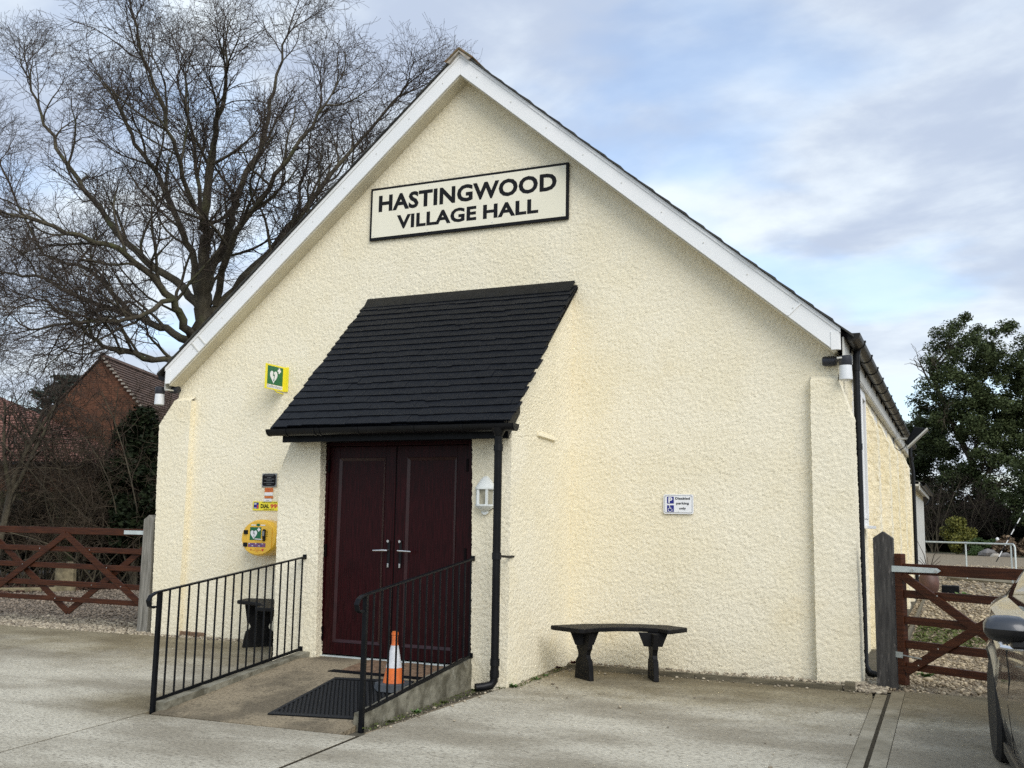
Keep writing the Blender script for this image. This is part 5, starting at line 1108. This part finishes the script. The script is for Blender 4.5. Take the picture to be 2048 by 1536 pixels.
t = MB(); 
rg = random.Random(2); pts = []
for i in range(12):
    a = i*math.pi/6; r_ = .25*rg.uniform(.85, 1.1); pts.append((-12.85+r_*.8*math.cos(a)*1.05, 4.85+r_*.8*math.sin(a)))
t.slab([(x, y, -.1) for x, y in pts], [(-12.85+(x+12.85)*.9, 4.85+(y-4.85)*.9, .40+rg.uniform(-.03, .08)) for x, y in pts])
tag(t.build('tree_stump', 'stump', None, smooth=True, base=(-12.85, 4.85, -.08)), 'pale sawn tree stump behind the left gate', 'tree stump')
def scatter(name, xy, m, sz, dz, label, leaf=False, seed=1, flat=.55, oct=True, parent=None):
    rs_ = np.random.RandomState(seed); n = len(xy); z = np.array([gz(a, b) for a, b in xy])+dz
    if leaf:
        a = rs_.randn(n, 3); a[:, 2] *= .35; a /= np.linalg.norm(a, axis=1)[:, None]; b = np.cross(a, [0, 0, 1]+rs_.randn(n, 3)*.4); b /= np.linalg.norm(b, axis=1)[:, None]
        s = (sz*rs_.uniform(.6, 1.3, n))[:, None]; P = np.column_stack([xy, z+.008]); V = np.stack([P-a*s, P-b*s*.6, P+a*s, P+b*s*.6], 1).reshape(-1, 3); Fq = np.arange(4*n).reshape(-1, 4)
    else:
        if oct: T = np.array([(1, 0, 0), (0, 1, 0), (-1, 0, 0), (0, -1, 0), (0, 0, 1), (0, 0, -1)], float); Ft = np.array([(0, 1, 4), (1, 2, 4), (2, 3, 4), (3, 0, 4), (1, 0, 5), (2, 1, 5), (3, 2, 5), (0, 3, 5)])
        else:
            g_ = (1+5**.5)/2; T = np.array([(-1, g_, 0), (1, g_, 0), (-1, -g_, 0), (1, -g_, 0), (0, -1, g_), (0, 1, g_), (0, -1, -g_), (0, 1, -g_), (g_, 0, -1), (g_, 0, 1), (-g_, 0, -1), (-g_, 0, 1)])/1.9
            Ft = np.array([(0, 11, 5), (0, 5, 1), (0, 1, 7), (0, 7, 10), (0, 10, 11), (1, 5, 9), (5, 11, 4), (11, 10, 2), (10, 7, 6), (7, 1, 8), (3, 9, 4), (3, 4, 2), (3, 2, 6), (3, 6, 8), (3, 8, 9), (4, 9, 5), (2, 4, 11), (6, 2, 10), (8, 6, 7), (9, 8, 1)])
        k = len(T); s = sz*np.exp(rs_.randn(n)*.32); ang = rs_.uniform(0, 6.28, n); ca, sa = np.cos(ang), np.sin(ang); J = T[None]+rs_.randn(n, k, 3)*.14
        J = J*s[:, None, None]*np.array([1, .72, flat]); X = J[..., 0]*ca[:, None]-J[..., 1]*sa[:, None]; Y = J[..., 0]*sa[:, None]+J[..., 1]*ca[:, None]
        V = np.stack([X+xy[:, :1], Y+xy[:, 1:2], J[..., 2]+z[:, None]+s[:, None]*.25], -1).reshape(-1, 3); Fq = (Ft[None]+np.arange(n)[:, None, None]*k).reshape(-1, 3)
    o = npmesh(name, V, Fq, m, parent); return tag(o, label, kind='stuff')
R_ = np.random.RandomState(5)
def rect(n, x0, x1, y0, y1, f=None):
    p = np.column_stack([R_.uniform(x0, x1, n), R_.uniform(y0, y1, n)]); return p if f is None else p[f(p)]
near = rect(8500, 2.45, 6.5, -.34, 4.2, lambda p: (p[:, 1] > -.33+.0*p[:, 0]) & ~((np.abs(p[:, 0]-2.60) < .035) & (p[:, 1] > 0)) & ~((p[:, 0] > 2.72) & (p[:, 0] < 4.2) & (p[:, 1] > 2.0) & (p[:, 1] < 3.6) & (R_.rand(len(p)) < .45)))
scatter('gravel', near, 'pebble', .017, -.012, 'loose pale pebbles of the yard just behind the right gate', oct=False, seed=2)
scatter('gravel', rect(9000, 2.45, 9, 4.2, 14), 'pebble', .026, -.012, 'loose pale pebbles farther along the side wall', seed=3)
scatter('gravel', rect(7000, 2.4, 16, 14, 34), 'pebble', .045, -.014, 'loose pale pebbles in the far yard', seed=4, flat=.4)
scatter('gravel', rect(1500, -.28, 2.30, -.48, -.02, lambda p: p[:, 1] > -.365-.05*p[:, 0]), 'pebble_white', .0115, -.006, 'narrow pebble strip between the edging board and the hall wall', oct=False, seed=5, parent=None)
scatter('gravel', rect(900, 2.3, 2.62, -.5, .2, lambda p: ~((p[:, 0] < 2.42) & (p[:, 1] > -.1))), 'pebble_white', .015, -.004, 'pebbles round the foot of the right gate post', oct=False, seed=6)
scatter('gravel', rect(6500, -9.6, -5.9, -.27, 1.0, lambda p: R_.rand(len(p)) < np.clip(1.15-(p[:, 1]+.25)*.75, .15, 1)), 'pebble_white', .017, -.012, 'pale pebbles spilling along the edge of the left slab', oct=False, seed=7)
scatter('gravel', rect(16000, -14, -6.0, .6, 7, lambda p: p[:, 0] > -13.2+(p[:, 1]-4)*.42), 'pebble_brown', .022, -.014, 'brown pebbles of the left drive', seed=8)
scatter('gravel', rect(1100, -5.9, -2.72, -.27, -.02), 'pebble_white', .014, -.014, 'pebble strip at the foot of the wall left of the porch', oct=False, seed=9)
scatter('stray_pebbles', np.concatenate([rect(26, -2.5, -1.0, -3.3, -1.7, lambda p: (p[:, 0] < -2.3) | (p[:, 0] > -1.9)), rect(60, -.8, -.2, -2.9, -.4, lambda p: np.abs(p[:, 0]-(-.36+(p[:, 1]+.4)*.13)) < .08), rect(70, -.3, 2.5, -.62, -.46), rect(26, -2.6, 2.5, -3.4, -.8, lambda p: p[:, 0] > -.4)]), 'pebble_white', .010, .006, 'stray white pebbles on the slabs', oct=False, seed=10)
scatter('joint_grit', np.column_stack([2.668+R_.randn(500)*.006, R_.uniform(-6, -.5, 500)]), 'pebble_brown', .008, -.014, 'grit and pebbles in the open joint between the right slabs', oct=False, seed=12)
scatter('leaf_litter', rect(16000, -18, -10.5, 2.4, 10, lambda p: (p[:, 0] < -13.1+(p[:, 1]-4)*.42) & (p[:, 1] > 2.6-(p[:, 0]+14.5)*.6)), 'leaf_litter', .05, .004, 'brown dead leaves under the shrubs', leaf=True, seed=13)
scatter('moss', rect(5200, 2.66, 4.0, 2.8, 7.2, lambda p: (((p[:, 0]-3.05)/.55)**2+((p[:, 1]-5.0)/2.0)**2 < 1) & (R_.rand(len(p)) < .8)), 'moss', .024, .006, 'moss patch in the gravel behind the right gate', leaf=True, seed=14)
tag(MB().beam((-15.2, 2.5, -.07), (-12.6, 4.9, -.05), .1, .10).build('log_edging', 'stump', None, base=(-13.9, 3.7, -.08), bevel=.02), 'pale log lying along the edge of the left drive', 'log')
# weeds
hp_ = rect(5000, -.85, -.2, -3.4, -.3, lambda p: (np.abs(p[:, 0]-np.interp(p[:, 1], [-3.4, -1.75, -1.5, -.4], [-.76, -.66, -.42, -.37])) < .05) & (R_.rand(len(p)) < .9))
scatter('moss', hp_, 'moss', .010, .0, 'moss creeping along the foot of the ramp kerb and porch wall', leaf=True, seed=21)
scatter('grit', rect(1500, -.85, -.1, -3.4, -.3, lambda p: np.abs(p[:, 0]-np.interp(p[:, 1], [-3.4, -1.75, -1.5, -.4], [-.70, -.58, -.36, -.25])) < .06), 'pebble_white', .0065, .0, 'fine grit and pebbles along the foot of the ramp kerb', seed=22)
def tuft(x, y, n, s, m, label, seed, name='weed'):
    rs_ = np.random.RandomState(seed); z = gz(x, y); V = []; Fq = []
    for i in range(n):
        a = rs_.uniform(0, 6.28); l_ = s*rs_.uniform(.5, 1.1); w = s*.22; o = np.array([x+rs_.randn()*s*.35, y+rs_.randn()*s*.25, z]); d = np.array([math.cos(a), math.sin(a), 0]); p = np.array([-d[1], d[0], 0]); h = rs_.uniform(.3, 1.0)
        b = len(V); V += [o, o+d*l_*.5+p*w+[0, 0, l_*h*.7], o+d*l_+[0, 0, l_*h*.8], o+d*l_*.5-p*w+[0, 0, l_*h*.7]]; Fq.append((b, b+1, b+2, b+3))
    return tag(npmesh(name, np.array(V), Fq, m, base=(x, y, z)), label, 'weed')
for i, (x, y, n, s, m, lb) in enumerate(((-.43, -1.50, 34, .05, 'weed', 'leafy green weed at the foot of the porch corner'), (-.375, -1.08, 22, .04, 'weed', 'small green weed halfway along the porch side wall'), (-.36, -.88, 14, .03, 'weed', 'tiny weed on the haunch nearest the bench'),
        (-.68, -2.35, 26, .035, 'moss', 'mossy tuft below the ramp kerb near its middle'), (-.70, -2.75, 30, .04, 'weed', 'weed patch below the lower half of the ramp kerb'), (-.73, -3.12, 26, .035, 'moss', 'mossy weed near the right handrail post'), (-.66, -1.80, 18, .04, 'moss', 'mossy tuft beside the drainpipe shoe'),
        (-.36, -.18, 40, .05, 'red_weed', 'dead reddish weed in the corner of porch and hall'), (-.24, -.10, 24, .06, 'red_weed', 'dead weed stalk against the hall wall behind the bench'), (-.40, -.45, 22, .035, 'red_weed', 'dead weed at the foot of the porch side wall'),
        (-2.53, -1.64, 20, .03, 'moss', 'moss tuft where the left kerb meets the pier'), (2.9, .6, 40, .06, 'weed', 'green weed in the gravel behind the right gate post'), (3.3, 13.2, 60, .13, 'weed', 'green weed clump beside the brown pot'))): tuft(x, y, n, s, m, lb, 40+i)
# ------------------------------------------------------------------ houses at left
def obox(m, o, ex, ey, a0, a1, b0, b1, z0, z1): 
    q = lambda a, b, z: tuple(o+ex*a+ey*b+Vector((0, 0, z))); m.hexa([q(a0, b0, z0), q(a1, b0, z0), q(a1, b1, z0), q(a0, b1, z0), q(a0, b0, z1), q(a1, b0, z1), q(a1, b1, z1), q(a0, b1, z1)]); return m
def tiled(parent, A, B, Cc, D, n, m, name='roof', th=.05):
    """courses between eave A-B and ridge D-C"""
    A, B, Cc, D = map(Vector, (A, B, Cc, D)); mb = MB(); nrm = (B-A).cross(D-A).normalized(); nrm = nrm if nrm.z > 0 else -nrm
    for k in range(n):
        t0, t1 = k/n, min(1, (k+1.15)/n); a0, b0, a1, b1 = A.lerp(D, t0), B.lerp(Cc, t0), A.lerp(D, t1), B.lerp(Cc, t1)
        mb.hexa([a0, b0, b1, a1, a0+nrm*th, b0+nrm*th, b1+nrm*th*.2, a1+nrm*th*.2])
    return mb.build(name, m, parent)
o = Vector((-26.24, 18.1, 0)); ex = Vector((.92, .39, 0)).normalized(); ey = Vector((-.39, .92, 0)).normalized()
t = thing('brick_house', (-26.2, 18.1, 0), 'red brick house with a steep gable and brown tiled roof', 'house')
m = MB(); q = lambda a, z: (a, z)
pts = [(-3.4, 0), (2.2, 0), (2.2, 4.83), (0, 7.30), (-3.4, 3.45)]
m.slab([tuple(o+ex*a+Vector((0, 0, z))) for a, z in pts], [tuple(o+ex*a+ey*9+Vector((0, 0, z))) for a, z in pts]); w_ = m.build('wall', 'brick_wall', t)
P_ = lambda a, b, z: tuple(o+ex*a+ey*b+Vector((0, 0, z)))
rf = tiled(t, P_(2.4, -.08, 4.62), P_(2.4, 9.1, 4.62), P_(0, 9.1, 7.38), P_(0, -.08, 7.38), 22, 'tile_brown')
tiled(t, P_(-3.6, -.08, 3.27), P_(-3.6, 9.1, 3.27), P_(0, 9.1, 7.38), P_(0, -.08, 7.38), 30, 'tile_brown')
m = MB()
for k in range(22): f = k/22; m.add([P_(2.36*(1-f), -.12, 4.68+2.72*f)], []) if False else None
for k in range(20):
    f = (k+.5)/20; c = Vector(P_(2.38*(1-f), -.11, 4.66+2.70*f)); m.box(c.x-.06, c.x+.06, c.y-.04, c.y+.04, c.z-.05, c.z+.02)
m.build('verge_mortar', 'mortar', t)
obox(MB(), o, ex, ey, 2.05, 2.35, -.14, .1, 4.30, 4.62).build('verge_end', 'mortar', t)
obox(MB(), o, ex, ey, 2.42, 2.54, -.1, 9.1, 4.50, 4.60).build('gutter', 'black_pvc', t)
m = MB(); 
for k in range(20): b0 = -.1+k*.46; m.slab([P_(-.14, b0, 7.34), P_(.14, b0, 7.34), P_(.14, b0+.44, 7.34), P_(-.14, b0+.44, 7.34)], [P_(-.05, b0, 7.47), P_(.05, b0, 7.47), P_(.05, b0+.44, 7.47), P_(-.05, b0+.44, 7.47)])
m.build('ridge', 'tile_brown', rf)
obox(MB(), o, ex, ey, -1.2, -.2, -.03, .02, 1.1, 2.2).build('window', 'white_pvc', t)
# pink roofed bungalow
o2 = Vector((-22.7, 14.8, 0)); e2 = Vector((-.93, -.36, 0)).normalized(); f2 = Vector((-.36, .93, 0)).normalized()
t = thing('bungalow', (-22.7, 14.8, 0), 'low brick bungalow with a pink hipped tile roof at far left', 'house')
obox(MB(), o2, e2, f2, .35, 13, .35, 6, 0, 3.0).build('wall', 'brick_wall', t)
Q = lambda a, b, z: tuple(o2+e2*a+f2*b+Vector((0, 0, z)))
tiled(t, Q(0, 0, 3.1), Q(13.4, 0, 3.1), Q(12, 3.2, 5.9), Q(6.0, 3.2, 5.9), 26, 'tile_pink')
tiled(t, Q(0, 6.4, 3.1), Q(0, 0, 3.1), Q(6.0, 3.2, 5.9), Q(6.0, 3.2, 5.9), 26, 'tile_pink')
tiled(t, Q(13.4, 6.4, 3.1), Q(0, 6.4, 3.1), Q(6.0, 3.2, 5.9), Q(12, 3.2, 5.9), 26, 'tile_pink')
MB().beam(Q(0, -.05, 3.06), Q(13.4, -.05, 3.06), .1, .1).build('gutter', 'black_pvc', t)
# ------------------------------------------------------------------ far right garden and trees
def big_ever(x, y, h, w, seed, label, m='leaf_dark', n=26000, size=.17, z0=.25, tr=.3, lobes=40, lr=(.22, .42)):
    t = thing('evergreen_tree', (x, y, 0), label, 'tree', 'evergreen trees beyond the yard'); rg = random.Random(seed)
    tb = (TB(), TB()); trk = TB(); P = [Vector((x, y, -.1))]; d = Vector((rg.uniform(-.05, .05), 0, 1)).normalized()
    for i in range(8): d = (d+rv(rg)*.05).normalized(); P.append(P[-1]+d*h*.75/8)
    trk.tube(P, tr, tr*.3, 8); trk.out('trunk', 'bark', t)
    cfg = dict(nseg=[6, 5, 4], wig=[.12, .2, .25], up=[.12, .08, .05], rmin=.015, taper=.3, rsplit=.05, sides=[5, 3, 3], kids=[6, 4, 0], first=[.25, .2, 0], ang=[(25, 60), (30, 70)], len=[w*.34, w*.17, w*.09], rad=[.12, .05, .03])
    for i in range(14): a = rg.uniform(0, 6.28); grow(tb, rg, P[2+i % 7], Vector((math.cos(a), math.sin(a), .7)).normalized(), w*.34*rg.uniform(.6, 1.0), tr*.35, 0, 2, cfg)
    b = TB(); b.v = tb[0].v+tb[1].v; b.f = tb[0].f+[tuple(i+len(tb[0].v) for i in f) for f in tb[1].f]; b.out('branches', 'stem_grey', t)
    leaves('foliage', (x, y, h*(z0+1)/2), (w/2, w/2*.8, h*(1-z0)/2), n, size, m, t, seed, lobes=lobes, lr=lr, flat=.75, dens=1.7)
big_ever(5.1, 62, 16.8, 9.0, 51, 'tall evergreen tree with gaps in its crown beyond the yard', n=92000, size=.09, lobes=240, lr=(.13, .25), z0=.10)
big_ever(10.0, 64, 15.6, 8.6, 52, 'second tall evergreen at the right edge beyond the yard', n=44000, size=.10, lobes=150, lr=(.15, .28), z0=.10)
big_ever(.7, 68, 10.6, 6.4, 53, 'lower dark tree peeping over the side gutter', n=36000, lobes=110, lr=(.18, .34), size=.10, z0=.03)
big_ever(8.8, 55, 6.8, 6.6, 54, 'bushy dark evergreen at the right below the tall trees', m='leaf_dark', n=34000, lobes=90, size=.09, z0=.02, lr=(.18, .34))
big_ever(-3.5, 70, 8.6, 7, 55, 'dark tree hidden mostly behind the far end of the hall', n=16000, lobes=60, lr=(.18, .34), size=.13)
t = thing('hedge', (4, 60, 0), 'dark tangled hedge under the tall trees', 'hedge')
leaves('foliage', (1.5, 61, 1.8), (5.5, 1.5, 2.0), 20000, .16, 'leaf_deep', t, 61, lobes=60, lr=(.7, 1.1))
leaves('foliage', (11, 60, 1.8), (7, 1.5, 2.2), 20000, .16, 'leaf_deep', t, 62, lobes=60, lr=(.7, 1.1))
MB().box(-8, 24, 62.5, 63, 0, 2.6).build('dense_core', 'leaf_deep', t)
shrub(1.9, 58.2, 4.6, .5, 12, 63, 'brown bare bush in front of the dark hedge', m='brown_twig', group='brown bushes before the far hedge', r=.05)
shrub(3.6, 58.6, 4.6, .6, 12, 64, 'middle brown bare bush below the tall evergreen', m='brown_twig', group='brown bushes before the far hedge', r=.05)
shrub(5.6, 58.6, 4.2, .6, 10, 65, 'right brown bare bush below the tall evergreen', m='brown_twig', group='brown bushes before the far hedge', r=.05)
t = thing('golden_bush', (3.2, 54.3, 0), 'yellow-green conifer bush in the far garden bed', 'bush')
leaves('foliage', (3.2, 54.3, 1.15), (.95, .8, .95), 7000, .07, 'leaf_gold', t, 66, lobes=16, lr=(.35, .6)); MB().tube([(3.2, 54.3, -.05), (3.2, 54.3, 1.3)], [.06, .03], 6).build('stem', 'bark', t)
t = thing('spreading_conifer', (4.6, 53.5, 0), 'low green spreading conifer left of the small statue', 'bush')
leaves('foliage', (4.55, 53.5, .75), (.75, .6, .30), 5000, .06, 'leaf_green', t, 67, lobes=12, lr=(.7, 1.2), flat=.6); MB().tube([(4.6, 53.5, -.05), (4.6, 53.5, .6)], [.05, .03], 6).build('stem', 'bark', t)
t = thing('round_shrub', (4.05, 51.5, 0), 'small rounded green shrub beside the rocks', 'bush')
leaves('foliage', (4.05, 51.5, .30), (.35, .3, .28), 2500, .05, 'leaf_green', t, 68, lobes=7, lr=(.6, 1.0)); MB().tube([(4.05, 51.5, -.05), (4.05, 51.5, .3)], [.03, .02], 6).build('stem', 'bark', t)
for i, (x, y, s, lb) in enumerate(((4.75, 51.2, .42, 'large grey rock on the edge of the far garden bed'), (5.05, 50.2, .22, 'small pale rock in front of the large grey rock'), (5.5, 50.2, .26, 'low brown rock at the right of the rockery'))):
    rs_ = np.random.RandomState(70+i); m = MB(); m.lathe([(.6*s, -.1), (1.0*s, .15*s), (.95*s, .5*s), (.5*s, .85*s), (.1*s, .95*s)], (x, y, 0), 10, sx=1.3); m.v = [(p[0]+rs_.randn()*.08*s, p[1]+rs_.randn()*.08*s, p[2]+rs_.randn()*.06*s) for p in m.v]
    tag(m.build('rock', 'rock' if i != 1 else 'statue', None, smooth=True, base=(x, y, 0)), lb, 'rock')
t = thing('garden_statue', (5.25, 53.0, 0), 'small pale stone figure standing in the far garden bed', 'statue')
MB().lathe([(.13, 0), (.15, .1), (.10, .35), (.12, .55), (.09, .68), (.045, .72)], (5.25, 53, .12), 14).build('body', 'statue', t, smooth=True); MB().lathe([(.03, .70), (.085, .76), (.095, .82), (.07, .89), (.02, .92)], (5.25, 53, .12), 12).build('head', 'pole_white', t, smooth=True)
MB().tube([(5.35, 52.95, .72), (5.40, 52.9, .55), (5.30, 52.85, .50)], .03, 6).build('arm', 'statue', t); MB().box(5.1, 5.4, 52.85, 53.15, -.05, .13).build('plinth', 'statue', t, bevel=.01)
t = thing('dry_grass', (6.0, 51.5, 0), 'clump of dry brown ornamental grass beside the statue', 'grass clump')
leaves('blades', (6.1, 51.8, .45), (1.1, .8, .45), 5000, .12, 'dry_grass', t, 69, lobes=16, lr=(.6, 1.1))
t = thing('striped_pole', (5.05, 40.7, 0), 'thin leaning black and white striped pole at the right edge of the yard', 'pole')
a = Vector((4.75, 40.7, 0.0)); b = Vector((6.1, 40.9, 2.5))
for k in range(10): MB().tube([a.lerp(b, k/10), a.lerp(b, (k+.995)/10)], .022, 6).build('band', 'pole_white' if k % 2 else 'sign_black', t)
print('objects', len(bpy.data.objects))
